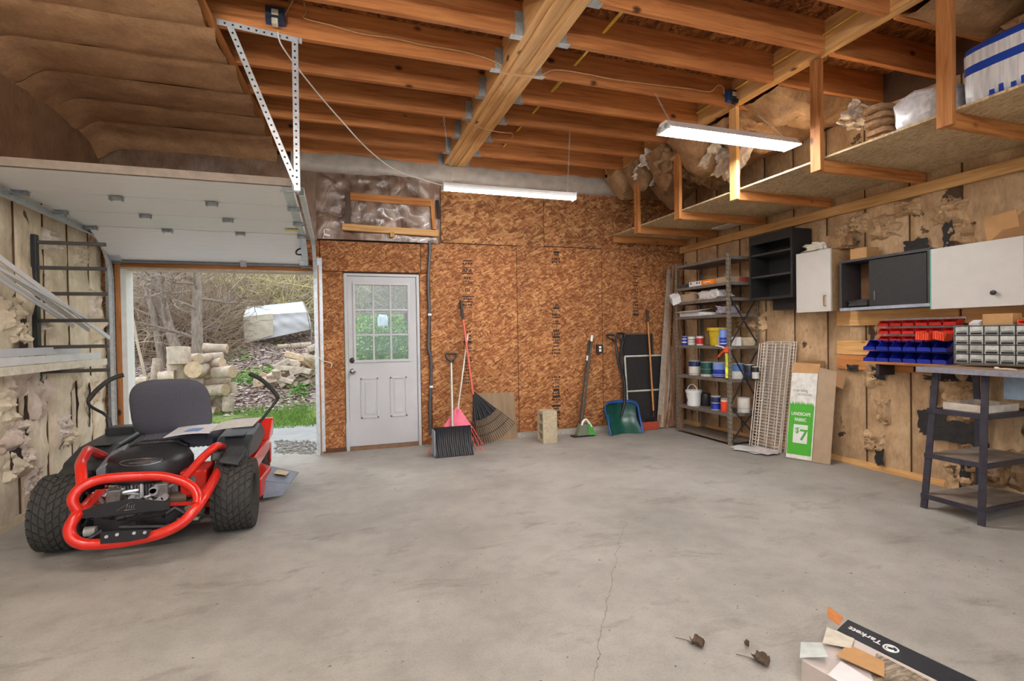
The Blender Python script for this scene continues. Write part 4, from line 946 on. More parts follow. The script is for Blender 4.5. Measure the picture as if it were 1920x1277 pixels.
# white pail with handle
c = V((4.47, 5.70, Z3+.0045)); t = thing('white_pail', c, 'white plastic pail with blue picture and raised handle', 'pail')
MB().lathe(c, (0, 0, 1), [(0, .083), (.17, .095), (.17, .105), (.205, .108), (.205, .1), (.02, .08), (.02, 0)], 26).build('body', WHP, t, 40)
MB().tube([c+V((-.02, .1*math.cos(a*math.pi/12), .185+.095*math.sin(a*math.pi/12))) for a in range(13)], .006, 6).build('handle', WHP, t, 60)
m = MB().lathe(c, (0, 0, 1), [(.05, .0875), (.10, .0912)], 26); m.f = [f for i, f in enumerate(m.f) if i % 26 in (14, 15, 16, 17)][:4]; m.m = m.m[:len(m.f)]
mm = MB()
for k in range(5):
    a = math.pi*(1.02+k*.05); a2 = math.pi*(1.07+k*.05); z0, z1 = ((.06, .09), (.05, .115), (.045, .12), (.055, .11), (.07, .13))[k]
    rr_ = lambda z: .0835+.012*z/.17+.0015
    mm.add([c+V((rr_(z0)*math.cos(a), -rr_(z0)*math.sin(a), z0)), c+V((rr_(z0)*math.cos(a2), -rr_(z0)*math.sin(a2), z0)), c+V((rr_(z1)*math.cos(a2), -rr_(z1)*math.sin(a2), z1)), c+V((rr_(z1)*math.cos(a), -rr_(z1)*math.sin(a), z1))], [(0, 1, 2, 3)])
mm.build('printed_picture', BLUS, t)
# upper tiers
Z9, Z8, Z7 = SHZ[5]+.0045, SHZ[4]+.0045, SHZ[3]+.0045
t = thing('slim_white_box', (4.5, 5.42, Z9), 'slim white box with orange end and dark marks on the second tier', 'box')
MB().box((4.385, 5.42, Z9), (4.6, 5.66, Z9+.062)).build('white_half', PAPER, t, bevel=.002); MB().box((4.385, 5.21, Z9), (4.6, 5.42, Z9+.064)).build('orange_half', plain('orange_print', (240, 130, 40), .5), t, bevel=.002)
for y, r in ((5.62, .014), (5.50, .012), (5.455, .01)): MB().box((4.3835, y-r, Z9+.03), (4.385, y+r, Z9+.05)).build('printed_mark', BLK, t)
MB().box((4.3835, 5.25, Z9+.03), (4.385, 5.38, Z9+.042)).build('printed_mark', WHP, t)
solo(MB().box((4.42, 5.0, Z9), (4.7, 5.19, Z9+.07)), 'brown_tray', CARDG, 'flat grey-brown carton beside the orange-ended box', 'box', bevel=.002)
solo(MB().bar((4.42, 5.70, Z9+.03), (4.42, 5.88, Z9+.02), .05, .04), 'tool_case', plain('dark_case', (66, 66, 70), .6), 'small dark case at the end of the second tier', 'case')
solo(MB().box((4.58, 4.95, Z9+.0), (4.7, 4.985, Z9+.06)), 'red_white_carton', plain('red_carton', (150, 70, 62), .6), 'small red and white carton behind the upright', 'box')
carton('parts_box', 4.40, 4.6, 5.62, 5.86, Z8, Z8+.10, CARDG, 'open tan carton at the end of the third tier', flaps=0)
t = thing('hanging_carton', (4.36, 5.92, Z8-.02), 'small white printed carton tipping over the shelf end', 'box')
MB().obox((4.345, 5.90, Z8+.05), (.05, -.02, .02), (.02, .06, .03), (-.015, -.01, .045)).build('body', PAPER, t); MB().obox((4.30, 5.905, Z8+.035), (.002, 0, 0), (.0, .045, .02), (-.004, -.01, .032)).build('printed_label', plain('teal_label', (140, 176, 180), .5), t)
solo(softbox((4.52, 5.35, Z8+.06), .13, .2, .06, .35, 4, 14), 'clear_plastic_bag', PLBAG, 'large crumpled clear plastic bag on the third tier', 'bag', smooth=30)
t = thing('white_carton', (4.5, 5.66, Z7), 'open white cardboard box with lid flap on the fourth tier', 'box')
MB().box((4.40, 5.46, Z7), (4.62, 5.88, Z7+.05)).build('tray', PAPER, t, bevel=.002); MB().obox((4.46, 5.68, Z7+.075), (.12, 0, .02), (0, .22, .0), (-.002, 0, .002)).build('lid', PAPER, t)
solo(MB().box((4.41, 5.28, Z7), (4.56, 5.44, Z7+.035)), 'flat_white_pad', PAPER, 'flat white pad next to the open white box', 'pad', bevel=.01)
solo(softbox((4.5, 5.08, Z7+.05), .1, .1, .05, .45, 14, 12), 'grey_plastic_bag', plain('violet_grey_bag', (150, 146, 160), .25, 0, .3, 20, .4), 'small crumpled grey bag against the upright on fourth tier', 'bag', smooth=30)
# beyond the upright, seen through the end of the shelving
t = thing('plastic_tub', (4.68, 4.975, Z5+.005), 'cream tub holding a red and white carton at the shelving end', 'tub')
MB().hexa([(4.60, 4.94, Z5+.005), (4.76, 4.94, Z5+.005), (4.76, 5.07, Z5+.005), (4.60, 5.07, Z5+.005), (4.58, 4.93, Z5+.09), (4.78, 4.93, Z5+.09), (4.78, 5.08, Z5+.09), (4.58, 5.08, Z5+.09)]).build('tub', plain('cream_plastic', (206, 190, 160), .5), t)
MB().box((4.572, 4.926, Z5+.09), (4.788, 5.088, Z5+.10)).build('lid', plain('cream_lid', (214, 204, 180), .5), t)
solo(MB().box((4.50, 4.95, Z5+.005), (4.57, 5.05, Z5+.11)), 'spotted_carton', PAPER, 'small white carton with red top beside the cream tub', 'box')
# caulk gun hooked on the front upright
c = V((SX0-.02, SY0+.02, 1.12))
t = thing('caulk_gun', c, 'caulk gun with orange trigger and yellow tube hung on shelving upright', 'caulk gun')
MB().cyl(c+V((0, -.0, -.32)), c+V((0, 0, -.03)), .018, n=14).build('tube', plain('yellow_black_tube', (206, 206, 60), .4, 0, .6, 26), t, 40)
MB().box(c+V((-.02, -.022, -.02)), c+V((.012, .022, .04))).build('head', ORNG, t, bevel=.004)
MB().tube([c+V((-.01, .02, .03)), c+V((-.01, .08, .05)), c+V((-.01, .17, .06))], .008, 6).build('rod', WHP, t); MB().tube([c+V((-.01, .03, .0)), c+V((-.01, .09, -.04)), c+V((-.01, .13, -.075))], .011, 6).build('trigger', ORNG, t)

# ================================================================ LEANING AGAINST THE RIGHT WALL
# timber strips behind the shelving end
rq = random.Random(12)
for k in range(13):
    px = 1230+k*4.2+rq.uniform(-2, 2); b0 = on(2, 0, min(px, 1278), 806-rq.uniform(0, 6)); b0.z = .012; b0.x = min(b0.x, 4.83); b0.y = min(b0.y, 6.2)
    ln = (2.3, 1.6, 2.2, 1.2, 2.35, 1.0, 1.9, 2.2, 1.4, 2.0, 1.7, 2.3, 1.5)[k]; tx = 4.60+.017*k; ty = D-.035
    tx = min(max(tx, b0.x+.12), 4.83); dv = V((tx-b0.x, ty-b0.y, 0)); hz = dv.length; tz = math.sqrt(max(ln*ln-hz*hz, .2))
    w = rq.choice((.03, .045, .055)); mt = WOODO if k not in (0, 2, 3) else (plain('grey_strip', (170, 156, 140), .7) if k != 3 else plain('pale_strip', (196, 190, 180), .6))
    lb = ('long grey-white board leaning in the wall corner beside shelving', 'pale narrow strip leaning low beside the shelving upright')[k != 0] if k in (0, 3) else 'brown wooden trim strip leaning in the corner behind the shelving'
    solo(MB().bar(b0, (tx, ty, tz), w, .012, (0, 1, 0)), 'wood_strip', mt, lb, 'wood strip', 'trim strips leaning in the corner' if k not in (0, 3) else None)
# wire shelf racks
WIRE = plain('white_wire', (222, 214, 204), .4, 0, .06, 20)
def wire_rack(x0, y0, y1, x1, z1, label, k):
    t = thing('wire_rack', (x0, (y0+y1)/2, 0), label, 'wire rack', 'leaning wire racks')
    a, b2 = V((x0, 0, .008)), V((x1, 0, z1)); d = b2-a; n_ = 34; m = MB()
    for i in range(n_+1):
        p = a+d*(i/n_); m.add([p+V((0, y0, -.005)), p+V((-.004, y0, .005)), p+V((.004, y0, .005)), p+V((0, y1, -.005)), p+V((-.004, y1, .005)), p+V((.004, y1, .005))], [(0, 1, 4, 3), (1, 2, 5, 4), (2, 0, 3, 5)])
    m.build('cross_wire', WIRE, t)['kind'] = 'stuff'
    for f in (0, .22, .5, .78, 1): y = y0+(y1-y0)*f; MB().tube([a+V((-.004, y, 0)), b2+V((-.004, y, 0))], .0055, 6).build('long_wire', WIRE, t)
    for f in (0, 1):
        y = y0+(y1-y0)*f; MB().tube([a+V((-.035, y, .006)), b2+V((-.035, y, .0))], .0055, 6).build('lip_wire', WIRE, t)
wire_rack(4.60, 4.41, 4.83, 4.765, 1.20, 'white wire shelf rack leaning foremost beside the fabric box', 0)
wire_rack(4.645, 4.37, 4.79, 4.80, 1.22, 'white wire shelf rack leaning behind another beside the fabric box', 1)
# papers on the floor before the racks
for k, (x, y, rz, z) in enumerate(((4.42, 4.72, .3, 0), (4.40, 4.58, -.2, .004), (4.38, 4.64, .6, .008), (4.43, 4.50, .1, .012))):
    m = MB(); c, s = math.cos(rz), math.sin(rz)
    m.grid(lambda u, v: (x+c*(u-.5)*.2-s*(v-.5)*.3, y+s*(u-.5)*.2+c*(v-.5)*.3, .002+z+.012*(u*u)*(k % 2)+.006*nz((u*2+k, v*2, k))+.006), 6, 6, (0, 0, .0015))
    solo(m, 'newspaper', (PAPER, plain('print_paper', (196, 196, 200), .6), PAPER, plain('flyer_paper', (214, 206, 204), .5))[k], 'loose white flyer on the floor before the wire racks', 'paper', 'flyers before the wire racks', smooth=40)
solo(MB().tube([(4.47+.035*math.cos(a*.7), 4.36+.04*math.sin(a*.7), .008+.004*a) for a in range(26)], .003, 5), 'wire_coil', WIRE, 'small coil of pale wire on floor by the fabric box', 'wire', smooth=50)
# landscape fabric box
t = thing('fabric_box', (4.6, 4.08, 0), 'tall cardboard box with green landscape fabric print and price', 'box')
B0, B1 = V((4.47, 4.25, .012)), V((4.55, 3.98, .0)); BR = V((4.74, 3.86, .012)); UPV = V((.12, .0, .99))
e1 = V((.10, -.245, 0)); e2 = V((.15, .06, 0)); HT = .90; up = V((.125, .015, 1)); FL = V((4.47, 4.235, .004))
def bx(u, v, w): return FL+e1*u+e2*w+up*(v)
m = MB(); th = .006
def slabq(p, n): n = V(n).normalized()*th; m.hexa([p[0], p[1], p[2], p[3], p[0]+n, p[1]+n, p[2]+n, p[3]+n])
nf = e2.normalized(); ns = e1.normalized()
slabq([bx(0, 0, 0), bx(1, 0, 0), bx(1, HT, 0), bx(0, HT, 0)], nf); slabq([bx(0, 0, .96), bx(1, 0, .96), bx(1, HT, .96), bx(0, HT, .96)], nf)
slabq([bx(0, 0, 0), bx(0, 0, 1), bx(0, HT, 1), bx(0, HT, 0)], ns); slabq([bx(.975, 0, 0), bx(.975, 0, 1), bx(.975, HT, 1), bx(.975, HT, 0)], ns); slabq([bx(0, 0, 0), bx(1, 0, 0), bx(1, 0, 1), bx(0, 0, 1)], (0, 0, 1))
m.build('carton', CARDG, t)
m = MB(); slabq([bx(.02, HT, .99), bx(.98, HT, .99), bx(1.0, HT+.12, .9), bx(.0, HT+.12, .9)], nf); m.build('top_flap', CARDD, t)
e3 = V((.068, -.145, 0)); FR = bx(1, 0, 0)
m = MB(); slabq([FR, FR+e3, FR+e3+up*(HT+.02), FR+up*(HT+.06)], nf); m.build('opened_side', CARDG, t)
m = MB(); q0, q1 = FR+e3+up*(HT+.02), FR+e3+up*(HT-.12); slabq([q0, q1, q1+V((.03, -.05, -.03)), q0+V((.04, -.07, -.03))], nf); m.build('top_flap', CARDD, t)
m = MB(); slabq([bx(0, HT-.02, 0), bx(.97, HT-.02, 0), bx(.97, HT+.09, .35), bx(0, HT+.10, .35)], nf); m.build('top_flap', CARD, t)
fn_ = -nf*.0015
def quad(u0, u1, v0, v1, mt, nm, k=1): return MB().hexa([bx(u0, v0, 0)+fn_*k, bx(u1, v0, 0)+fn_*k, bx(u1, v1, 0)+fn_*k, bx(u0, v1, 0)+fn_*k, bx(u0, v0, 0), bx(u1, v0, 0), bx(u1, v1, 0), bx(u0, v1, 0)]).build(nm, mt, t)
quad(.03, .97, .01, HT-.005, plain('box_white', (228, 226, 220), .45), 'white_print', 1)
GRNB = plain('box_green', (74, 172, 46), .5, 0, .06, 20)
gp = quad(.05, .93, .05, .56, GRNB, 'green_print', 2)
m = MB(); rq = random.Random(4)
for k in range(36):
    u = .06+.86*k/36; h = rq.uniform(.02, .05); m.add([bx(u-.015, .555, 0)+fn_*2.2, bx(u+.02, .555, 0)+fn_*2.2, bx(u+rq.uniform(-.02, .02), .56+h, 0)+fn_*2.2], [(0, 1, 2)])
m.build('printed_grass', GRNB, t)
yd = (bx(0, 1, 0)-bx(0, 0, 0)).normalized(); xd = e1.normalized()
text('lettering', 'LANDSCAPE', .047, bx(.12, .455, 0)+fn_*2.6, xd, yd, WHP, t, .0006, bold=.0012, sx=.72)
text('lettering', 'FABRIC', .047, bx(.26, .395, 0)+fn_*2.6, xd, yd, WHP, t, .0006, bold=.0012, sx=.74)
quad(.24, .76, .17, .36, WHP, 'price_square', 2.6)
text('lettering', '7', .155, bx(.47, .205, 0)+fn_*3.2, xd, yd, GRNB, t, .0006, bold=.003); text('lettering', '$', .08, bx(.30, .275, 0)+fn_*3.2, xd, yd, GRNB, t, .0006, bold=.001)
GRND = plain('dark_green_ink', (74, 110, 70), .5)
text('lettering', 'true living', .043, bx(.14, .70, 0)+fn_*1.8, xd, yd, GRND, t, .0005, sx=.8); text('lettering', 'OUTDOORS', .034, bx(.30, .66, 0)+fn_*1.8, xd, yd, GRND, t, .0005, sx=.72)
# ================================================================ TOOLS ALONG THE BACK WALL
def lean(m, a, b, r, n=10): return m.tube([a, b], r, n)
def d_grip(t, c, d, w, mat, side=(1, 0, 0)):
    """D-shaped grip at the end of a shaft: c end of shaft, d direction"""
    c, d, s = V(c), V(d).normalized(), V(side)
    MB().tube([c, c+d*.03, c+d*.06+s*w*.35, c+d*.11+s*w*.5, c+d*.13+s*w*.42, c+d*.13-s*w*.42, c+d*.11-s*w*.5, c+d*.06-s*w*.35, c+d*.03], .013, 8, sm=3).build('grip', mat, t, 60)
# grey-shafted black snow pusher
t = thing('snow_shovel', (1.22, 5.72, 0), 'black ribbed snow shovel with pale shaft standing by the rakes', 'shovel')
A, Bp = V((1.245, 5.83, .16)), V((1.335, 6.27, 1.01))
lean(MB(), A, Bp, .016).build('shaft', ALUM, t, 60); MB().tube([A+V((-.002, -.02, -.1)), A, A+(Bp-A)*.14], .022, 10).build('socket', BLKP, t, 60)
d_grip(t, Bp, Bp-A, .13, BLKP)
def blade(x0, x1, y0, z1, lean_y, curve, nu, amp):
    def f(u, v):
        rib = amp*(.5+.5*math.cos(u*math.pi*2*nu)); c_ = curve*math.sin(v*math.pi*.9)
        return (x0+(x1-x0)*u, y0+lean_y*v+c_-rib, .004+z1*v)
    return f
MB().grid(blade(1.01, 1.445, 5.66, .315, .10, .05, 9, .012), 72, 10, (0, .005, 0)).build('blade', BLKP, t, 50)
MB().box((1.0, 5.655, .02), (1.012, 5.80, .30)).build('side_wall', plain('grey_edge2', (140, 150, 160), .5), t); MB().bar((1.01, 5.657, .006), (1.445, 5.657, .006), .02, .01).build('wear_strip', DARKM, t)
# pink fan rake
t = thing('pink_rake', (1.32, 5.95, 0), 'pink plastic fan rake with pale shaft behind the snow shovel', 'rake')
A, Bp = V((1.355, 6.03, .47)), V((1.58, 6.39, 1.36)); lean(MB(), A, Bp, .013).build('shaft', ALUM, t, 60); lean(MB(), (1.325, 5.985, .33), A, .016).build('socket', PINK, t, 60)
MB().grid(lambda u, v: (1.355-.02*(1-v)*0+(u-.5)*(.03+.34*(1-v))-.03*(1-v), 6.035-.10*(1-v)+.02*abs(u-.5), .50-.24*(1-v)), 10, 6, (0, .006, 0)).build('head', PINK, t, 50)
m = MB()
for k in range(14):
    u = k/13-.5; a = V((1.325+u*.36, 5.935, .265)); e = V((1.30+u*.66, 5.86+.02*abs(u), .02)); m.tube([a, a*.35+e*.65+V((0, 0, .01)), e, e+V((0, -.02, -.014))], .005, 5)
m.build('tine', plain('coral_tine', (228, 84, 84), .45), t, 50)['kind'] = 'stuff'
# black fan rake
t = thing('black_rake', (1.72, 6.1, 0), 'black fan rake with coral shaft leaning on the wall', 'rake')
A, Bp = V((1.565, 6.12, .66)), V((1.51, 6.33, 1.55)); dd = (Bp-A).normalized(); lean(MB(), A-dd*.03, Bp, .013).build('shaft', CORAL, t, 60); lean(MB(), Bp, Bp+dd*.25, .018).build('grip', RUB, t, 60)
cfan = V((1.565, 6.12, .68)); dc = V((.27, -.10, -.62)).normalized(); sd = V((.915, .0, .40)).normalized()
sd = (sd-dc*sd.dot(dc)).normalized()
def ray_(u, r): a = (u-.5)*.92; return cfan+dc*(r*math.cos(a))+sd*(r*math.sin(a))
MB().grid(lambda u, v: ray_(u, .01+v*.36)+V((0, .012*math.cos(u*math.pi*10)*v, 0)), 40, 8, (0, .006, 0)).build('head', BLKP, t, 50)
m = MB()
for k in range(22):
    u = k/21; e = ray_(u, .655); m.tube([ray_(u, .35), ray_(u, .52), e, e+V((0, -.012, -.02))], .0042, 5)
m.build('tine', BLKP, t, 50)['kind'] = 'stuff'
m = MB()
for r in (.45, .56): m.tube([ray_(k/20, r) for k in range(21)], .005, 5)
m.build('tine_band', BLKP, t, 60)
# weathered board behind
solo(MB().hexa([(1.64, 6.30, 0), (2.2, 6.30, 0), (2.2, 6.315, 0), (1.64, 6.315, 0), (1.66, 6.40, .61), (2.19, 6.40, .595), (2.19, 6.414, .595), (1.66, 6.414, .61)]), 'weathered_board', plain('weathered_panel', (140, 118, 92), .85, 0, .22, 5, .2, stretch=(3, 1, .4)), 'weathered grey panel leaning behind the black fan rake', 'board')
# cinder block standing on end
t = thing('cinder_block', (2.46, 5.98, 0), 'pale concrete cinder block standing on end by the wall', 'block')
x0, x1, y0, y1, zt = 2.385, 2.575, 5.88, 6.07, .40
m = MB(); m.box((x0, y0, 0), (x1, y0+.032, zt)); m.box((x0, y1-.032, 0), (x1, y1, zt))
for z0, z1 in ((0, .045), (.118, .15), (.232, .264), (.355, zt)): m.box((x0, y0+.032, z0), (x1, y1-.032, z1))
m.build('block', CMU, t, bevel=.004)
# push broom with dustpan
t = thing('broom', (3.1, 6.15, 0), 'dark-handled broom with green and white head by the wall outlet', 'broom')
A, Bp = V((3.05, 6.14, .2)), V((3.325, 6.375, 1.26)); lean(MB(), A, Bp, .014).build('shaft', plain('olive_shaft', (60, 66, 52), .4), t, 60); lean(MB(), Bp+(A-Bp)*.02, Bp+(Bp-A)*.06, .016).build('grip', WHP, t, 60)
c = V((3.05, 6.13, .0)); MB().hexa([c+V(p) for p in ((-.10, -.05, .02), (.15, -.05, .02), (.15, .05, .02), (-.10, .05, .02), (-.05, -.03, .16), (.08, -.03, .16), (.08, .03, .16), (-.05, .03, .16))]).build('bristles', plain('bristles', (112, 118, 100), .9, 0, .3, 60, .6, stretch=(6, 6, .5)), t)
MB().hexa([c+V(p) for p in ((.06, -.06, .018), (.17, -.06, .018), (.17, -.052, .018), (.06, -.052, .018), (.05, -.045, .17), (.10, -.045, .15), (.10, -.037, .15), (.05, -.037, .17))]).build('green_side', GRNP, t)
MB().tube([c+V((-.03, -.035, .15)), c+V((-.01, -.03, .20)), c+V((.04, -.025, .22)), c+V((.08, -.03, .17)), c+V((.11, -.04, .12))], .014, 8, sm=3).build('cap', WHP, t, 60)
MB().box(c+V((-.16, -.065, .0)), c+V((.13, .05, .018))).build('base_strip', BLKP, t, bevel=.004)
t = thing('broom', (3.0, 6.2, 0), 'second plain broom pole standing against the first broom', 'broom')
lean(MB(), (3.0, 6.17, .02), (3.30, 6.395, 1.26), .011).build('shaft', DARKM, t, 60); lean(MB(), (3.235, 6.345, .98), (3.25, 6.357, 1.045), .014).build('collar', WHP, t, 60)
# window screens
SCR = plain('screen_mesh', (34, 32, 32), .8, 0, .3, 30)
def screen(x0, x1, y, z1, fm, label, bars=()):
    t = thing('window_screen', ((x0+x1)/2, y, 0), label, 'screen'); yb = y-.06; w = .022
    pt = lambda x, z, d=0: V((x, yb+(D-.018-yb)*z/1.36+d, z))
    def br(xa, za, xb, zb, nm='frame_rail'): MB().bar(pt(xa, za), pt(xb, zb), w, .012, (0, 1, 0)).build(nm, fm, t)
    br(x0, .004, x0, z1); br(x1, .004, x1, z1); br(x0, z1, x1, z1); br(x0, .015, x1, .015)
    for zb in bars: br(x0, zb, x1, zb, 'cross_rail')
    MB().hexa([pt(x0, .015, .001), pt(x1, .015, .001), pt(x1, .015, .003), pt(x0, .015, .003), pt(x0, z1, .001), pt(x1, z1, .001), pt(x1, z1, .003), pt(x0, z1, .003)]).build('mesh', SCR, t)
    return t
screen(3.80, 4.32, 6.40, 1.335, plain('brown_frame', (96, 76, 58), .6), 'tall dark window screen with brown frame leaning on wall')
screen(3.84, 4.50, 6.345, 1.02, plain('white_frame', (206, 200, 190), .5), 'wide window screen with white frame leaning before the brown one', (.53,))
# blue and green snow shovels
for k, (x, y, dx, mt, mt2, lb) in enumerate(((3.62, 6.03, 0, TEAL, BLUS, 'dark green scoop shovel with curved black shaft'), (3.66, 6.15, .04, BLUS, BLUS, 'blue scoop shovel standing behind the dark green one'))):
    t = thing('scoop_shovel', (x, y, 0), lb, 'shovel')
    MB().grid(lambda u, v: (x-.24+dx+.48*u-(.03*(u-.5)*(1-v)), y+.02+.12*v+.09*math.sin(v*2.6)-.09*abs(2*u-1)**3+.012*math.cos(u*12), .004+(.37+.02*(1-abs(2*u-1)))*v), 24, 10, (0, .006, 0)).build('blade', mt, t, 50)
    MB().tube([V((x-.24+dx, y-.06, .004)), V((x-.245+dx, y+.02, .2)), V((x-.23+dx, y+.10, .385)), V((x+dx, y+.16, .41)), V((x+.23+dx, y+.10, .385)), V((x+.245+dx, y+.02, .2)), V((x+.24+dx, y-.06, .004))], .011, 6, sm=4).build('blade_rim', mt2, t, 60)
    top = V((3.66+.14*k, 6.30+.05*k, 1.22)); P = [V((x+.02+dx, y+.12, .22)), V((x+.08+dx, y+.13, .42)), V((x+.10+dx, y+.17, .70)), V((x+.03+dx*1.5, y+.20, .95)), top]
    MB().tube(P, .017, 8, sm=5).build('shaft', BLK, t, 60); d_grip(t, top, (-.25+.2*k, .08, .35), .12, BLKP)
# wooden-handled edger
t = thing('wood_handled_scraper', (4.12, 6.17, 0), 'red-bladed scraper with long wooden handle before the screens', 'scraper')
A, Bp = V((4.17, 6.18, .26)), V((4.22, 6.36, 1.50)); lean(MB(), A, Bp, .013).build('shaft', WOODH, t, 60); lean(MB(), Bp, Bp+(Bp-A)*.14, .015).build('grip', BLK, t, 60)
MB().tube([A, V((4.16, 6.17, .18)), V((4.0, 6.16, .16)), V((3.96, 6.15, .1))], .01, 6).tube([V((4.16, 6.17, .18)), V((4.2, 6.16, .1))], .01, 6).build('yoke', BLK, t, 60); MB().bar((3.94, 6.14, .06), (4.22, 6.14, .06), .012, .11, (0, 0, 1)).build('blade', plain('red_brown', (166, 70, 48), .5), t)

# ================================================================ LEFT WALL RACK
t = thing('wall_rack', (L+.06, 5.07, 1.1), 'black steel wall rack with six arms on the insulated wall', 'rack')
RZ = [2.155, 1.955, 1.75, 1.535, 1.325, 1.13]
MB().box((L+.034, 5.045, 1.05), (L+.07, 5.095, 2.2)).build('upright', BLK, t, bevel=.003)
for z in RZ: MB().box((L+.07, 5.055, z-.028), (L+.52, 5.085, z)).build('arm', plain('rack_arm', (62, 56, 54), .5), t, bevel=.003)
t2 = inst(t, (L+.06, 3.4, 1.1), 0, None, 'matching black steel wall rack further along the insulated wall')
TRW = plain('trim_white', (220, 222, 226), .35, 0, .06, 10)
TRG = plain('trim_grey_white', (196, 200, 206), .4, 0, .08, 10)
def strip(a, b, w, h, lab, mt=TRW): solo(MB().bar(a, b, w, h, (0, 0, 1)), 'trim_strip', mt, lab, 'trim strip')
z6 = RZ[5]
strip((-2.10, 3.2, z6+.03), (-2.06, 5.84, z6+.03), .02, .058, 'cream trim board lowest on the wall rack', plain('cream_trim', (226, 220, 204), .4))
strip((-2.14, 3.2, z6+.0905), (-2.09, 5.79, z6+.0905), .02, .058, 'long white trim board in the middle of the rack stack')
strip((-2.17, 3.2, z6+.151), (-2.13, 5.50, z6+.151), .02, .058, 'shorter white trim board on top of the rack stack', TRG)
for k, (x, y0, z0, y1, z1, w, lb) in enumerate(((-1.99, 3.6, 2.02, 5.73, 1.36, .035, 'longest white strip sloping down past the rack'), (-2.04, 3.6, 2.0, 5.45, 1.43, .03, 'middle white strip of the sloping bundle on the rack'), (-2.09, 3.7, 1.93, 5.3, 1.46, .03, 'grey-white strip sloping beside the bundle'), (-1.93, 3.6, 1.87, 5.2, 1.50, .022, 'thin white strip lying low beneath the sloping bundle'), (-2.13, 3.7, 2.0, 5.22, 1.53, .02, 'thin strip with brown end above the sloping bundle'))):
    strip((x, y0, z0+.02), (x, y1, z1+.02), .012, w, lb, TRW if k % 2 == 0 else TRG)

# ================================================================ FOREGROUND FLOORING CARTON AND DRY LEAVES
t = thing('flooring_carton', (1.9, 1.45, 0), 'torn flooring carton with plank picture and black band on floor', 'box')
zt = .085; A, Bb = V((2.085, 1.65, zt)), V((1.66, 1.555, zt)); dl = V((.10, -.745, 0)); wv = Bb-A
FLN = NT('plank_picture'); co = FLN.coord((9, 60, 1), (0, 0, .5), 0); g = FLN.noise(co, 1.3, 6, .7, .5)
PIC = FLN.out(FLN.ramp(g, [(.3, lin(58, 50, 44)), (.5, lin(132, 118, 100)), (.7, lin(196, 184, 164))]), .4)
def tp(u, v, dz=0): return A+wv*u+dl*v+V((0, 0, dz))           # u across (0 = black edge), v along
m = MB()
for p in ([tp(0, 0), tp(1, .06), tp(1, 1.2), tp(0, 1.2)],): m.hexa([q-V((0, 0, zt-.001)) for q in p]+p)
m.build('carton', plain('carton_side', (202, 192, 186), .6, 0, .06, 9), t)
m = MB(); m.hexa([tp(.0, 0, .0008), tp(.28, .02, .0008), tp(.28, 1.2, .0008), tp(.0, 1.2, .0008), tp(.0, 0, .002), tp(.28, .02, .002), tp(.28, 1.2, .002), tp(.0, 1.2, .002)]); m.build('black_band', plain('band_black', (30, 34, 42), .4, 0, .2, 30), t)
m = MB(); P = [tp(.33, .24), tp(.62, .28), tp(.80, .36), tp(.90, .5), tp(.92, 1.2), tp(.33, 1.2)]; m.prism([p+V((0, 0, .0008)) for p in P], (0, 0, .0014)); m.build('plank_print', PIC, t)
for k in range(7):
    u0 = .36+.075*k; MB().hexa([tp(u0, .40+.02*k, .0025), tp(u0+.006, .40+.02*k, .0025), tp(u0-.02, 1.2, .0025), tp(u0-.026, 1.2, .0025), tp(u0, .40, .003), tp(u0+.006, .40, .003), tp(u0-.02, 1.2, .003), tp(u0-.026, 1.2, .003)]).build('plank_joint', plain('joint', (60, 52, 46), .6) if 'joint' not in bpy.data.materials else bpy.data.materials['joint'], t)
yd = -wv.normalized(); xd_ = dl.normalized()
text('lettering', 'Tarkett', .042, tp(.11, .215, .0035), -xd_, wv.normalized(), WHP, t, .0004, bold=.001)
c = tp(.15, .262, .003); MB().tube([c+V((.024*math.cos(a*.314), .024*math.sin(a*.314), 0)) for a in range(20)], .0035, 4, True).tube([c+V((.014*math.cos(a*.5), .014*math.sin(a*.5), 0)) for a in range(10)], .003, 4).build('logo', WHP, t)
def pf(pts, mt, nm): 
    m = MB(); m.prism([V(p) for p in pts], (0, 0, .002)); return m.build(nm, mt, t)
pf([tp(.78, -.02, .004), tp(1.0, .05, .004), tp(.88, .16, .035), tp(.68, .06, .02)], plain('pale_blue_card', (200, 210, 206), .5), 'torn_flap')
pf([tp(.45, .13, .01), tp(.75, .16, .02), tp(.66, .36, .012), tp(.42, .30, .006)], CARD, 'torn_flap')
pf([tp(.05, -.10, .03), tp(.26, -.04, .03), tp(.2, .01, .006), tp(.02, -.02, .006)], plain('orange_card', (190, 120, 66), .8), 'torn_flap')
pf([tp(.74, .18, .006), tp(1.02, .20, .006), tp(1.02, .42, .006), tp(.8, .40, .01)], PAPER, 'torn_flap')
pf([tp(.36, -.01, .012), tp(.66, .06, .016), tp(.5, .16, .012), tp(.3, .12, .006)], plain('grey_card', (206, 200, 184), .6), 'torn_flap')
m = MB().hexa([(1.60, 1.42, .0), (1.76, 1.36, .0), (1.77, 1.38, .0), (1.61, 1.44, .0), (1.60, 1.42, .006), (1.76, 1.36, .006), (1.77, 1.38, .006), (1.61, 1.44, .006)])
solo(m, 'card_strip', plain('orange_strip', (178, 92, 52), .8), 'small orange corrugated card strip lying by the flooring carton', 'card')
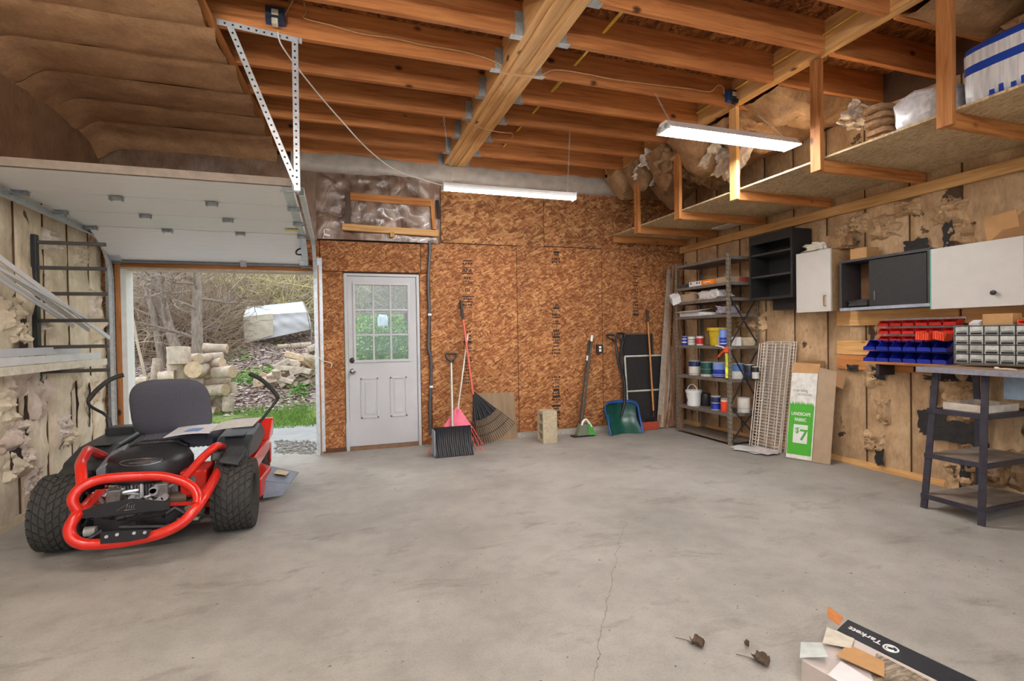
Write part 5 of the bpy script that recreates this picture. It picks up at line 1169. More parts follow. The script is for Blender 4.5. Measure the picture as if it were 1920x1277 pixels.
def dry_leaf(px, py, s, lab, stem=True):
    c = on(2, 0, px, py); q = px*.37; t = thing('dry_leaf', c, lab, 'leaf')
    MB().grid(lambda u, v: c+V(((u-.5)*s*(1-.5*(2*v-1)**2), (v-.5)*s*1.2, .003+.02*abs(NZ.noise(V((u*3+q, v*3, 1))))+.02*(2*u-1)**2)), 8, 8, (0, 0, .0012)).build('blade', LEAFB, t, 40)
    if stem: MB().tube([c+V((0, 0, .006)), c+V((-.03, .04, .008)), c+V((-.055, .075, .004))], .0015, 4).build('stem', LEAFB, t)
dry_leaf(1307, 1210, .055, 'curled brown leaf on the concrete farther from the carton'); dry_leaf(1426, 1243, .06, 'curled brown leaf on the concrete nearest the carton')
dry_leaf(1400, 1213, .018, 'tiny brown leaf crumb between the two curled leaves', False)
# ================================================================ RIDING MOWER (facing out of the garage door)
MY = 4.14
mw = thing('riding_mower', (-1.2, MY, 0), 'red zero-turn riding mower with black seat facing the open garage door', 'mower')
mp = lambda y, px, py: on(1, y, px, py)
def tire(cx, cy, r, w, rimr, nm, blocks=26, rows=7):
    h = w/2
    pr = [(-h*.55, rimr), (-h*.9, rimr+.02), (-h, r*.78), (-h*.96, r*.9), (-h*.8, r*.965), (-h*.4, r*.985), (0, r*.99), (h*.4, r*.985), (h*.8, r*.965), (h*.96, r*.9), (h, r*.78), (h*.9, rimr+.02), (h*.55, rimr)]
    o = MB().lathe((cx, cy, r), (1, 0, 0), pr, 48).build(nm, RUB, mw, 50)
    if rows:
        m = MB()
        for i in range(blocks):
            for j in range(rows):
                f = (j-(rows-1)/2)/((rows-1)/2); x = f*h*.84; a0 = 2*math.pi*(i+.5*(j % 2))/blocks; da = 2*math.pi/blocks*.40; sk = .05*(1 if f < 0 else -1)
                rr_ = r*(.998-.035*f*f); bw = h*.84/(rows-1)*.80; vs = []
                for dr in (-.012, .006):
                    for da_, dx in ((-da, -bw), (da, -bw), (da, bw), (-da, bw)):
                        a = a0+da_+sk*(dx/bw); R_ = rr_+dr; vs.append((cx+x+dx, cy+R_*math.cos(a), r+R_*math.sin(a)))
                m.hexa(vs)
        m.build('tread', plain('tread_rubber', (58, 56, 53), .8, 0, .25, 40) if 'tread_rubber' not in bpy.data.materials else bpy.data.materials['tread_rubber'], o)['kind'] = 'stuff'
    for s in (-1, 1):
        MB().lathe((cx, cy, r), (s, 0, 0), [(h*.55, rimr+.004), (h*.62, rimr+.004), (h*.62, rimr-.012), (h*.35, rimr-.02), (h*.3, rimr*.5), (h*.5, rimr*.35), (h*.55, .03), (h*.55, 0)], 28).build('rim', RIM, o, 40)
    return o
RT = .243
tire(-1.685, MY, RT, .255, .115, 'rear_tire'); tire(-.70, MY, RT, .255, .115, 'rear_tire')
tire(-1.62, 5.62, .14, .12, .07, 'caster_tire', 0, 0); tire(-.72, 5.66, .14, .12, .07, 'caster_tire', 0, 0)
for x, y in ((-1.62, 5.62), (-.72, 5.66)):
    m = MB()
    for s in (-1, 1): m.hexa([(x+s*.075-.006, y-.03, .12), (x+s*.075+.006, y-.03, .12), (x+s*.075+.006, y+.03, .12), (x+s*.075-.006, y+.03, .12), (x+s*.075-.006, y-.06, .30), (x+s*.075+.006, y-.06, .30), (x+s*.075+.006, y+.04, .30), (x+s*.075-.006, y+.04, .30)])
    m.box((x-.081, y-.06, .30), (x+.081, y+.04, .312)); m.cyl((x, y-.01, .312), (x, y-.01, .44), .026); m.cyl((x-.08, y, .14), (x+.08, y, .14), .012, n=8); m.build('caster_fork', RED, mw, bevel=.002)
# frame rails, front cross-bar, deck
m = MB()
for x in (-1.46, -.95): m.box((x-.03, 4.0, .30), (x+.03, 5.5, .37))
m.box((-1.7, 5.50, .36), (-.66, 5.58, .43)); m.build('frame', RED, mw, bevel=.004)
m = MB(); P = [(-1.82, 4.62), (-1.70, 4.50), (-.80, 4.50), (-.60, 4.62), (-.57, 5.05), (-.72, 5.35), (-1.3, 5.48), (-1.75, 5.30), (-1.85, 5.0)]
m.prism([(x, y, .06) for x, y in P], (0, 0, .15)); m.build('mower_deck', RED, mw, bevel=.012)
# discharge chute
c0 = [mp(5.0, 478, 884), mp(5.02, 505, 886), mp(5.0, 541, 897), mp(4.9, 522, 915), mp(4.86, 510, 930), mp(4.84, 482, 934)]
P = [V((-.60, 5.12, .20)), V((-.50, 5.12, .19)), V((-.345, 5.02, .13)), V((-.40, 4.80, .10)), V((-.46, 4.72, .035)), V((-.60, 4.70, .03)), V((-.60, 4.80, .14))]
m = MB(); m.hexa([V((-.60, 5.14, .19)), V((-.345, 5.04, .13)), V((-.40, 4.80, .10)), V((-.60, 4.78, .15)), V((-.60, 5.14, .20)), V((-.345, 5.04, .14)), V((-.40, 4.80, .11)), V((-.60, 4.78, .16))])
m.hexa([V((-.60, 4.78, .15)), V((-.40, 4.80, .10)), V((-.46, 4.73, .03)), V((-.60, 4.70, .03)), V((-.60, 4.79, .16)), V((-.40, 4.815, .11)), V((-.46, 4.745, .035)), V((-.60, 4.71, .035))])
ch = m.build('discharge_chute', CHUT, mw, bevel=.004)
MB().obox((-.48, 4.96, .168), (.05, -.01, -.012), (.01, .06, 0), (0, 0, .001)).build('warning_label', plain('yellow_label', (196, 176, 130), .5), ch)
# engine: cover, block, details
c = V((-1.24, 4.22, .40))
m = MB().lathe(c, (0, 0, 1), [(.0, .21), (.02, .23), (.12, .23), (.165, .21), (.20, .15), (.21, .07), (.21, 0)], 28); m.v = [(p[0]*1.0+(p[0]-c.x)*.12, p[1], p[2]) for p in m.v]; en = m.build('engine_cover', BLKP, mw, 40)
ov = lambda a: (.12*math.cos(a*.349), .15+.02*math.sin(a*.349))
MB().tube([c+V((x_, -math.sqrt(max((.23-.45*(z_-.12))**2-(x_/1.12)**2, .001))-.002, z_)) for x_, z_ in (ov(a) for a in range(18))], .0035, 5, True).build('oval_badge', NICK, en)
MB().box(c+V((-.06, -.222, .144)), c+V((.06, -.215, .154))).build('badge_mark', NICK, en)
m = MB(); m.box((-1.44, 4.06, .28), (-1.04, 4.4, .40)); m.box((-1.42, 3.96, .30), (-1.34, 4.06, .39)); m.box((-1.16, 3.98, .31), (-1.08, 4.06, .40)); eb = m.build('engine_block', ENGM, mw, bevel=.006)
rq = random.Random(2)
for k in range(16):
    x = -1.40+.022*k*.9; MB().box((x, 4.035, .30), (x+.006, 4.06, .395)).build('cooling_fin', ENGM, eb)
m = MB()
for k in range(14):
    p = V((rq.uniform(-1.42, -1.06), rq.uniform(3.93, 4.03), rq.uniform(.28, .39))); m.tube([p, p+V((rq.uniform(-.08, .08), rq.uniform(-.02, .02), rq.uniform(-.05, .05))), p+V((rq.uniform(-.12, .12), .03, rq.uniform(-.06, .06)))], rq.uniform(.006, .014), 6)
for k in range(8): p = V((rq.uniform(-1.4, -1.08), 3.985, rq.uniform(.29, .38))); m.cyl(p, p+V((0, -.03, 0)), rq.uniform(.012, .026), n=10)
m.build('linkage', GALV, eb, 40)
MB().cyl((-1.50, 4.05, .27), (-.98, 4.05, .265), .055, n=14).build('muffler', plain('rusty_pipe', (110, 92, 80), .5, .5), mw, 40)
m = MB()
for k in range(22):
    p = V((rq.uniform(-1.48, -.95), rq.uniform(3.82, 4.0), rq.uniform(.12, .25))); m.tube([p, p+V((rq.uniform(-.1, .1), rq.uniform(-.04, .04), rq.uniform(-.04, .04))), p+V((rq.uniform(-.18, .18), .02, rq.uniform(-.06, .05)))], rq.uniform(.006, .016), 6)
m.box((-1.46, 3.9, .13), (-.98, 4.3, .25)); m.build('transaxle', BLKP, mw, 40)
MB().box((-1.0, 3.95, .14), (-.9, 4.15, .25)).build('oil_filter_plate', plain('cream_part', (190, 186, 170), .5), mw, bevel=.005); MB().cyl((-1.5, 3.88, .17), (-1.44, 3.88, .17), .03, n=12).build('hose_clamp', GALV, mw, 40)
MB().cyl((-1.54, MY, .243), (-.82, MY, .243), .035, n=12).build('axle', DARKM, mw, 40)
# bumper tubes
YB0, YB1 = 3.62, 3.74
top = [mp(3.66, 146, 958), mp(3.66, 136, 938), mp(3.69, 149, 916), mp(3.72, 181, 901), mp(3.73, 214, 896), mp(3.74, 262, 893), mp(3.74, 300, 893), mp(3.73, 322, 897), mp(3.72, 345, 904), mp(3.70, 363, 916), mp(3.67, 371, 931), mp(3.64, 370, 945)]
MB().tube(top, .029, 12, sm=4).build('bumper_tube', RED, mw, 60)
low = [mp(4.0, 178, 930), mp(3.75, 160, 950), mp(3.64, 144, 966), mp(3.60, 131, 988), mp(3.58, 133, 1006), mp(3.57, 148, 1018), mp(3.57, 175, 1021), mp(3.57, 224, 1017), mp(3.57, 290, 1004), mp(3.58, 336, 984), mp(3.61, 362, 960), mp(3.68, 379, 937), mp(3.85, 396, 909), mp(4.05, 408, 885)]
MB().tube(low, .031, 12, sm=4).build('bumper_tube', RED, mw, 60)
MB().tube([mp(3.70, 154, 912), mp(3.78, 152, 880), mp(3.86, 152, 868), mp(4.0, 162, 850), mp(4.12, 168, 845), V((-1.56, 4.4, .52))], .030, 12, sm=4).build('upright_tube', RED, mw, 60)
MB().tube([mp(3.72, 343, 900), mp(3.86, 360, 880), mp(3.98, 378, 860), mp(4.08, 392, 847), mp(4.15, 407, 836), V((-.82, 4.4, .53))], .027, 12, sm=4).build('upright_tube', RED, mw, 60)
for a, b2 in ((mp(3.95, 190, 920), mp(3.75, 162, 948)), (mp(3.95, 300, 946), mp(3.72, 368, 943))): MB().bar(a, b2, .05, .012).build('bumper_strut', RED, mw)
P = [mp(3.64, 152, 958), mp(3.64, 203, 943), mp(3.64, 248, 935), mp(3.64, 318, 941), mp(3.64, 318, 955), mp(3.64, 152, 973)]
g_ = MB().prism(P, (0, .008, 0)).build('rear_guard', BLKP, mw)
tri = [mp(3.636, 219, 958), mp(3.636, 246, 941), mp(3.636, 258, 954)]
MB().tube([tri[0], tri[1], tri[2], mp(3.636, 233, 957)], .002, 5).build('printed_emblem', NICK, g_)
for k in range(4): MB().bar(mp(3.636, 237+4.5*k, 953), mp(3.636, 240+4*k, 947-abs(k-1.5)), .004, .004).build('printed_emblem', NICK, g_)
P = [mp(3.53, 188, 998), mp(3.53, 284, 993), mp(3.53, 276, 1009), mp(3.53, 240, 1016), mp(3.53, 188, 1020)]
g_ = MB().prism(P, (0, .006, 0)).build('hitch_plate', BLKP, mw)
for px, py in ((200, 1006), (220, 1002), (252, 999), (272, 998)): a = mp(3.53, px, py); MB().cyl(a, a-V((0, .008, 0)), .009, n=10).build('bolt', GALV, g_)
# side consoles / fenders
FEN = plain('fender_plastic', (48, 50, 52), .42, 0, .15, 25)
for s, cx in ((-1, -1.63), (1, -.76)):
    m = MB(); i, o_ = cx-s*.12, cx+s*.13
    P = [(4.22, .47), (4.26, .535), (4.5, .60), (4.95, .62), (5.15, .54), (5.15, .47), (4.7, .43), (4.45, .45), (4.3, .46)]
    m.prism([(min(i, o_), y, z) for y, z in P], (abs(o_-i), 0, 0)); f = m.build('fender', FEN, mw, bevel=.015)
    MB().box((cx-.07, 4.45, .60), (cx+.07, 4.85, .606)).build('cup_tray', plain('console_dark', (28, 28, 32), .4), f); MB().box((cx-.09, 4.86, .605), (cx+.09, 5.0, .67)).build('console_block', BLKP, f, bevel=.008)
    m = MB(); m.hexa([(cx, 4.08, .485), (cx-.13, 4.12, .455), (cx-.21, 4.5, .46), (cx, 4.5, .52), (cx, 4.08, .50), (cx-.12, 4.12, .47), (cx-.12, 4.5, .59), (cx, 4.5, .60)]) if s < 0 else m.hexa([(cx-.02, 4.0, .50), (cx+.10, 4.0, .47), (cx+.12, 4.4, .50), (cx-.02, 4.4, .52), (cx-.02, 4.0, .52), (cx+.10, 4.0, .49), (cx+.12, 4.4, .56), (cx-.02, 4.4, .56)])
    m.build('fender_wing', FEN, f, bevel=.006)
MB().prism([(-1.52, 4.10, .50), (-1.50, 4.30, .58), (-1.40, 4.32, .63), (-1.38, 4.12, .585)], (.0, .02, -.09)).build('engine_side_shroud', plain('grey_shroud', (126, 132, 142), .45), mw, bevel=.006)
MB().box((-1.02, 4.02, .28), (-.86, 4.3, .46)).build('fuel_tank_panel', RED, mw, bevel=.012); MB().cyl((-.95, 4.02, .40), (-.95, 4.013, .40), .03, n=14).build('round_badge', NICK, mw, 40)
MB().box((-.9, 4.5, .30), (-.62, 5.4, .42)).build('foot_pan', RED, mw, bevel=.01); MB().box((-1.8, 4.5, .30), (-1.5, 5.4, .42)).build('foot_pan', RED, mw, bevel=.01)
MB().hexa([(-.86, 5.2, .42), (-.60, 5.2, .42), (-.60, 5.5, .42), (-.86, 5.5, .42), (-.80, 5.35, .60), (-.58, 5.35, .60), (-.58, 5.42, .60), (-.80, 5.42, .60)]).build('front_shield', RED, mw, bevel=.006)
# seat
cs = V((-1.20, 4.72, .56))
def seatback(u, v):
    a = u*2*math.pi; e = .55; p = lambda w: math.copysign(abs(w)**e, w)
    bulge = [(0, .0), (.035, .75), (.07, .97), (.10, 1.0), (.12, .94), (.14, .7), (.145, 0)]
    k = v*6; i = min(int(k), 5); f = k-i; d = bulge[i][0]*(1-f)+bulge[i+1][0]*f; r = bulge[i][1]*(1-f)+bulge[i+1][1]*f
    x = p(math.cos(a))*.268*r*(1-.05*math.sin(a)); z = .275+p(math.sin(a))*.225*r
    return cs+V((x, -.10-d*.85+.115-.16*(z/.5), z))
MB().grid(seatback, 44, 12).build('seat_back', FABR, mw, 60)
MB().grid(lambda u, v: cs+V(((u-.5)*.56, -.20+.60*v, .02+.075*(1-abs(2*u-1)**4)*(1-abs(2*v-1)**6)+.004*math.cos(u*110))), 60, 12, (0, 0, -.05)).build('seat_cushion', FABR, mw, 60)
MB().prism([cs+V((x, -.26, z)) for x, z in ((-.27, -.04), (.12, -.04), (.13, .0), (.05, .045), (-.20, .045), (-.27, .01))], (0, .12, 0)).build('seat_bellows', BLKP, mw, bevel=.01)
m = MB()
for k in range(16): m.bar(cs+V((-.21+.018*k, -.262, .0)), cs+V((-.195+.018*k, -.25, .05)), .007, .01)
m.build('bellows_rib', RUB, mw)
# levers
for pts in ([mp(5.0, 212, 822), mp(5.02, 207, 795), mp(5.04, 198, 778), mp(5.06, 180, 768), mp(5.08, 168, 760), mp(5.10, 166, 750), mp(5.12, 180, 733), mp(5.16, 200, 716), mp(5.2, 218, 707), mp(5.22, 232, 703)], [mp(4.98, 483, 797), mp(5.04, 498, 778), mp(5.08, 514, 757), mp(5.1, 521, 747), mp(5.12, 517, 738), mp(5.16, 500, 720), mp(5.2, 484, 708), mp(5.22, 468, 701)]):
    lv = MB().tube(pts, .012, 8, sm=3).build('steering_lever', BLK, mw, 60); MB().tube(pts[-5:], .019, 10, sm=3).build('foam_grip', RUB, lv, 60)
MB().tube([mp(4.95, 208, 815), mp(4.99, 203, 785)], .02, 8).build('lever_damper', BLKP, mw, 60)
MB().box((-1.74, 4.88, .61), (-1.60, 5.02, .66)).build('lever_bracket', BLKP, mw, bevel=.005)
# manual left open on the right fender
t = thing('owners_manual', (-.92, 4.45, .6205), 'open paper booklet lying across the mower seat edge and fender', 'booklet')
MB().grid(lambda u, v: (-1.18+.28*u+.02*v, 4.28+.30*v+.05*u, .655+.012*math.sin(u*3)-.0*v+.02*v), 8, 6, (0, 0, .004)).build('page', PAPER, t, 60)
MB().grid(lambda u, v: (-.90+.28*u+.02*v, 4.33+.30*v+.06*u, .660+.012*math.sin(u*3+1)+.03*u+.02*v), 8, 6, (0, 0, .004)).build('page', plain('page_grey', (206, 200, 190), .5, 0, .12, 30), t, 60)
MB().grid(lambda u, v: (-1.08+.1*u+.02*v, 4.36+.10*v, .663+.012*math.sin(u*1.1+1)+.007*v), 4, 3, (0, 0, .001)).build('printed_picture', plain('blue_print', (130, 160, 206), .5), t, 60)
# ================================================================ OUTSIDE
def sst(a, b, x): t = min(1, max(0, (x-a)/(b-a))); return t*t*(3-2*t)
def TZ_(x, y):
    z = .195*max(0, y-11.3)*sst(11.0, 12.5, y) if y < 19 else .195*7.7+.42*(y-19)
    z += 1.35*sst(-.15, .6, x)*sst(8.6, 10.9, y)*(1-sst(14, 19, y))
    z += .05*nz((x*.6, y*.6, 1)) * sst(9, 11, y) + .22*nz((x*.18, y*.18, 5))*sst(13, 17, y)
    return z-.02
GM = NT('ground_cover'); tc = GM.coord(rnd=0); sx = GM.n('SeparateXYZ'); GM.put(sx.inputs[0], tc)
nl = GM.noise(tc, 24, 6, .7); leaf = GM.ramp(nl, [(.3, lin(92, 76, 64)), (.5, lin(150, 132, 122)), (.68, lin(206, 192, 188))])
ng = GM.noise(tc, 18, 5, .6); grs = GM.ramp(ng, [(.3, lin(76, 98, 48)), (.5, lin(118, 146, 66)), (.7, lin(168, 172, 110))])
gn = GM.noise(tc, 1.6, 5, .6); yy = GM.math('ADD', sx.outputs[1], GM.math('MULTIPLY', gn, 2.2)); xx = sx.outputs[0]
f1 = GM.ramp(GM.n('MapRange', i_0=yy, i_1=11.2, i_2=12.4).outputs[0], [(0, 1), (1, 0)])
f2 = GM.ramp(GM.n('MapRange', i_0=xx, i_1=-.2, i_2=.4).outputs[0], [(0, 0), (1, 1)])
f3 = GM.ramp(GM.noise(tc, .9, 4, .6), [(.56, 0), (.62, .85)])
fg = GM.math('MAXIMUM', GM.math('MAXIMUM', f1, f2), f3)
far = GM.ramp(GM.n('MapRange', i_0=sx.outputs[1], i_1=17, i_2=20).outputs[0], [(0, 0), (1, 1)])
hill = GM.ramp(GM.noise(tc, 9, 7, .75), [(.3, lin(70, 58, 46)), (.5, lin(122, 106, 84)), (.7, lin(172, 158, 122))])
GCOL = GM.mix(far, GM.mix(fg, leaf, grs), hill); GM.bump(nl, .6, .05); GROUND = GM.out(GCOL, .95, 0, .1)
def terr(u, v):
    x = -26+u*52; y = 8.3+(v**1.7)*46; return (x, y, TZ_(x, y))
gr = struct(MB().grid(terr, 90, 90).build('ground', GROUND, None, 80))
ap = struct(MB().grid(lambda u, v: (-14+28*u, 6.58+(8.75-.17*0-6.58)*v+(.16*nz((u*30, v, 2)) if v > .9 else 0), -.008-.004*v), 60, 8).build('apron', plain('apron_concrete', (158, 158, 156), .85, 0, .16, 8, .1, dirt=.3)))
struct(MB().box((-30, -30, -.2), (30, YB-.001, -.02)).build('driveway', plain('driveway_gravel', (150, 146, 138), .9, 0, .2, 20)))
# gravel crumbs on the apron
m = MB(); rq = random.Random(3)
for k in range(260):
    p = on(2, 0, rq.uniform(515, 592), rq.uniform(826, 852)); s = rq.uniform(.008, .03); p.z = s*.3-.01
    m.hexa([p+V((a*s, b*s, c*s*.6)) for a, b, c in ((-1, -.8, -1), (1, -1, -1), (.9, 1, -1), (-1, .8, -1), (-.6, -.5, 1), (.6, -.6, 1), (.5, .6, 1), (-.6, .5, 1))])
o = m.build('gravel', plain('gravel', (150, 148, 142), .9, 0, .4, 40)); tag(o, 'loose gravel scattered over the concrete apron', 'gravel'); o['kind'] = 'stuff'
# grass blades and fallen leaves
m = MB(); m2 = MB(); rq = random.Random(4)
for k in range(16000):
    y = rq.uniform(8.5, 12.0); x = rq.uniform(-.32*y, -.0+.02*y)
    if k % 4 == 0: x = rq.uniform(.1, 2.0); y = rq.uniform(9, 11.5)
    if NZ.noise(V((x*.8, y*.8, 3))) < -.25+.35*sst(10.8, 12, y) and x < 0: continue
    z = TZ_(x, y); h = rq.uniform(.03, .085)*(1 if x < 0 else 2.2); a = rq.uniform(0, 6.3); w = .008; dx, dy = math.cos(a)*w, math.sin(a)*w
    m.add([(x-dx, y-dy, z-.01), (x+dx, y+dy, z-.01), (x+rq.uniform(-.03, .03), y+rq.uniform(-.03, .03), z+h)], [(0, 1, 2)])
for k in range(13000):
    y = 10.3+9.5*rq.random()**1.2; x = rq.uniform(-.34*y, .03*y); f = sst(10.3, 12.2, y+1.4*NZ.noise(V((x*.7, y*.7, 9))))
    if rq.random() > f: 
        if rq.random() > .03: continue
    z = TZ_(x, y)+rq.uniform(.005, .03); s = rq.uniform(.03, .065); a = rq.uniform(0, 6.3); t1 = rq.uniform(-.6, .6); c_, s_ = math.cos(a)*s, math.sin(a)*s
    m2.add([(x-c_, y-s_, z), (x+s_*.6, y-c_*.6, z+t1*s), (x+c_, y+s_, z+.2*s), (x-s_*.6, y+c_*.6, z-t1*s*.3)], [(0, 1, 2), (0, 2, 3)])
def stuff(m, name, mat, label, cat): o = m.build(name, mat); tag(o, label, cat); o['kind'] = 'stuff'; return o
stuff(m, 'grass', BLADE, 'short green grass growing beyond the concrete apron', 'grass')
DL = NT('fallen_leaf'); DL = DL.out(DL.ramp(DL.noise(DL.coord(rnd=0), 11, 4), [(.3, lin(120, 92, 78)), (.5, lin(184, 160, 150)), (.7, lin(232, 218, 214))]), .8)
stuff(m2, 'fallen_leaves', DL, 'pale dry fallen leaves covering the slope', 'leaves')
# green ground plants on the slope
m = MB(); rq = random.Random(6)
for k in range(1500):
    px, py = rq.choice(((540, 650), (520, 662), (575, 645), (470, 690), (435, 682), (560, 725), (500, 680)))
    c = on(1, {650: 14.6, 662: 14.2, 645: 14.8, 690: 13.2, 682: 13.4, 725: 12.2, 680: 13.6}[py], px+rq.gauss(0, 12), py); c.y += rq.gauss(0, .25); z = TZ_(c.x, c.y)+rq.uniform(.01, .12); s = rq.uniform(.025, .05); a = rq.uniform(0, 6.3)
    m.add([(c.x-math.cos(a)*s, c.y-math.sin(a)*s, z), (c.x+s*.5, c.y, z+s*.6), (c.x+math.cos(a)*s, c.y+math.sin(a)*s, z+.01), (c.x-s*.4, c.y+.01, z+s*.2)], [(0, 1, 2, 3)])
stuff(m, 'ground_plants', LEAFG, 'low green leafy weeds among the fallen leaves', 'weeds')
# log pile
rq = random.Random(9)
def log(c, d, r, ln, lab, grp):
    d = V(d).normalized(); a, b2 = V(c)-d*ln/2, V(c)+d*ln/2; n_ = 12; x, y, _ = rot_to(d); q = rq.uniform(0, 90); m = MB(); vs = []
    for j in range(5):
        p = a+(b2-a)*j/4+x*(.03*r*nz((q, j, 1)))
        for k in range(n_):
            t_ = 2*math.pi*k/n_; rr_ = r*(1+.10*NZ.noise(V((q+math.cos(t_), math.sin(t_), j*.6)))); vs.append(p+x*(rr_*math.cos(t_))+y*(rr_*math.sin(t_)))
    m.add(vs, [(j*n_+k, j*n_+(k+1) % n_, (j+1)*n_+(k+1) % n_, (j+1)*n_+k) for j in range(4) for k in range(n_)], 0)
    m.add(vs[:n_], [tuple(range(n_-1, -1, -1))], 1); m.add(vs[-n_:], [tuple(range(n_))], 1)
    return solo(m, 'firewood_log', [BARK, CUTW], lab, 'log', grp, smooth=50)
PS = 1/97.
LOGS = [(335, 667, 'u', 36, 30), (336, 697, 'u', 38, 29), (292, 694, 't', 14, 42), (314, 707, 'x', 24, 22), (266, 714, 'x', 16, 14), (363, 672, 'e', 24, 17), (382, 672, 'y', 17, 16), (402, 669, 'x', 28, 15), (404, 653, 'x', 40, 17), (371, 692, 'y', 30, 27), (402, 681, 'e', 28, 18), (393, 698, 'y', 24, 18), (420, 698, 'e', 30, 22), (365, 716, 'x', 28, 18), (405, 715, 'x', 46, 18), (402, 732, 'e', 38, 20), (426, 731, 'y', 18, 14), (407, 755, 'u', 26, 30), (428, 755, 'u', 19, 30), (385, 745, 'y', 26, 24), (360, 740, 'x', 40, 22), (320, 730, 'x', 40, 22), (285, 735, 'y', 24, 24), (345, 765, 'x', 44, 26), (300, 765, 'x', 44, 28), (385, 775, 'x', 40, 26), (262, 745, 'y', 22, 22), (430, 787, 'x', 18, 18), (436, 727, 'u', 14, 20)]
for i, (px, py, k, w, h) in enumerate(LOGS):
    Y = 10.75+.22*(i % 3)-.12; c = on(1, Y, px, py); w *= PS; h *= PS
    g_ = 'logs in the firewood stack'; lb = 'short pale firewood log stacked beyond the apron'
    if k == 'u': log(c, (.06*rq.uniform(-1, 1), .1, 1), w/2, h, 'sawn block of firewood set on end in the log stack', 'upright blocks in the log stack')
    elif k == 't': log(c, (.12, .05, 1), w/2, h, 'tall slim log standing upright beside the stack', None)
    elif k == 'x': log(c, (1, .25*rq.uniform(-1, 1), .1*rq.uniform(-1, 1)), h/2, w, lb, g_)
    elif k == 'y': log(c, (.15, 1, 0), (w+h)/4, .42, 'firewood log lying end-on in the stack', 'end-on logs in the stack')
    else: log(c, (1, -.7, .08), h/2, w*1.3, lb, g_)
# split wood heap
rq = random.Random(19)
for k in range(62):
    px, py = rq.uniform(492, 592), 0; f = (px-492)/100; lo, hi = 728-12*f*0, 712-62*min(1, f*1.3); py = rq.uniform(hi, lo); hgt = (728-py)/75
    Y = 12.7+rq.uniform(-.25, .25)+.5*hgt; c = on(1, Y, px, py); c.z = max(c.z, TZ_(c.x, c.y)+.05); a = rq.uniform(-.6, .9) if rq.random() < .75 else rq.uniform(1, 2.2); d = V((math.cos(a)*.85, rq.uniform(-.5, .3), math.sin(a)*.55)).normalized()
    x, y, _ = rot_to(d); ln, r = rq.uniform(.3, .46), rq.uniform(.06, .11); P = [x*(-r)+y*(-r*.5), x*r*.9+y*(-r*.6), x*r*.2+y*(r*.8), x*(-.5*r)+y*(r*.5)]
    m = MB(); m.prism([c-d*ln/2+p for p in P], d*ln)
    solo(m, 'split_firewood', rq.choice((CUTW, BARK, BARK)), 'split piece of firewood in the loose heap on the slope', 'firewood', 'split wood heap on the slope')
# tarp shelter
t = thing('tarp_shelter', (-1.75, 17.5, 1.2), 'white tarpaulin shelter at the edge of the woods', 'shelter')
q = lambda px, py, y: on(1, y, px, py)
A0, A1, A2, A3 = q(459, 644, 17.3), q(456, 593, 17.3), q(463, 576, 18.3), q(567, 565, 18.6)
Bt, Bm = q(581, 618, 17.5), q(575, 585, 17.4)
def tarp(u, v):
    b_ = A0.lerp(Bt, u); e = A1.lerp(Bm, u); r_ = A2.lerp(A3, u)
    p = b_.lerp(e, v/.6) if v < .6 else e.lerp(r_, (v-.6)/.4)
    return p+V((0, -.05*NZ.noise(V((u*4, v*5, 1)))-.03*NZ.noise(V((u*9+v*5, v*4, 7))), 0))
MB().grid(tarp, 36, 20, (0, .01, 0)).build('tarp', TARP, t, 60)
MB().grid(lambda u, v: q(459, 644, 17.28).lerp(q(512, 628, 17.3), u).lerp(q(456.5, 594, 17.27).lerp(q(512, 588, 17.3), u), v)+V((0, -.03-.04*abs(NZ.noise(V((u*5, v*3, 2)))), 0)), 12, 10, (0, .01, 0)).build('hanging_flap', TARPD, t, 50)
E0 = V((A1.x, 19.4, A0.z)); MB().grid(lambda u, v: tarp(1, v)+V((.02+.0*u, 1.6*u*(1-.5*v), -.1*u)), 8, 10, (.01, 0, 0)).build('side_sheet', TARP, t, 60)
for px in (455, 583): a = q(px, 648 if px < 500 else 622, 17.25); MB().tube([a-V((0, 0, .4)), a+V((.02, 0, .9 if px < 500 else .3))], .02, 6).build('pole', TRUNK, t, 60)
for k, (px, py, w) in enumerate(((530, 624, .32), (560, 622, .45), (548, 626, .25), (573, 621, .3))):
    c = q(px, py, 16.9); c.z = TZ_(c.x, c.y)+.08
    log(c, (1, .3, .05), .07+.02*(k % 2), w, 'weathered log lying before the white tarpaulin', 'logs before the tarpaulin')
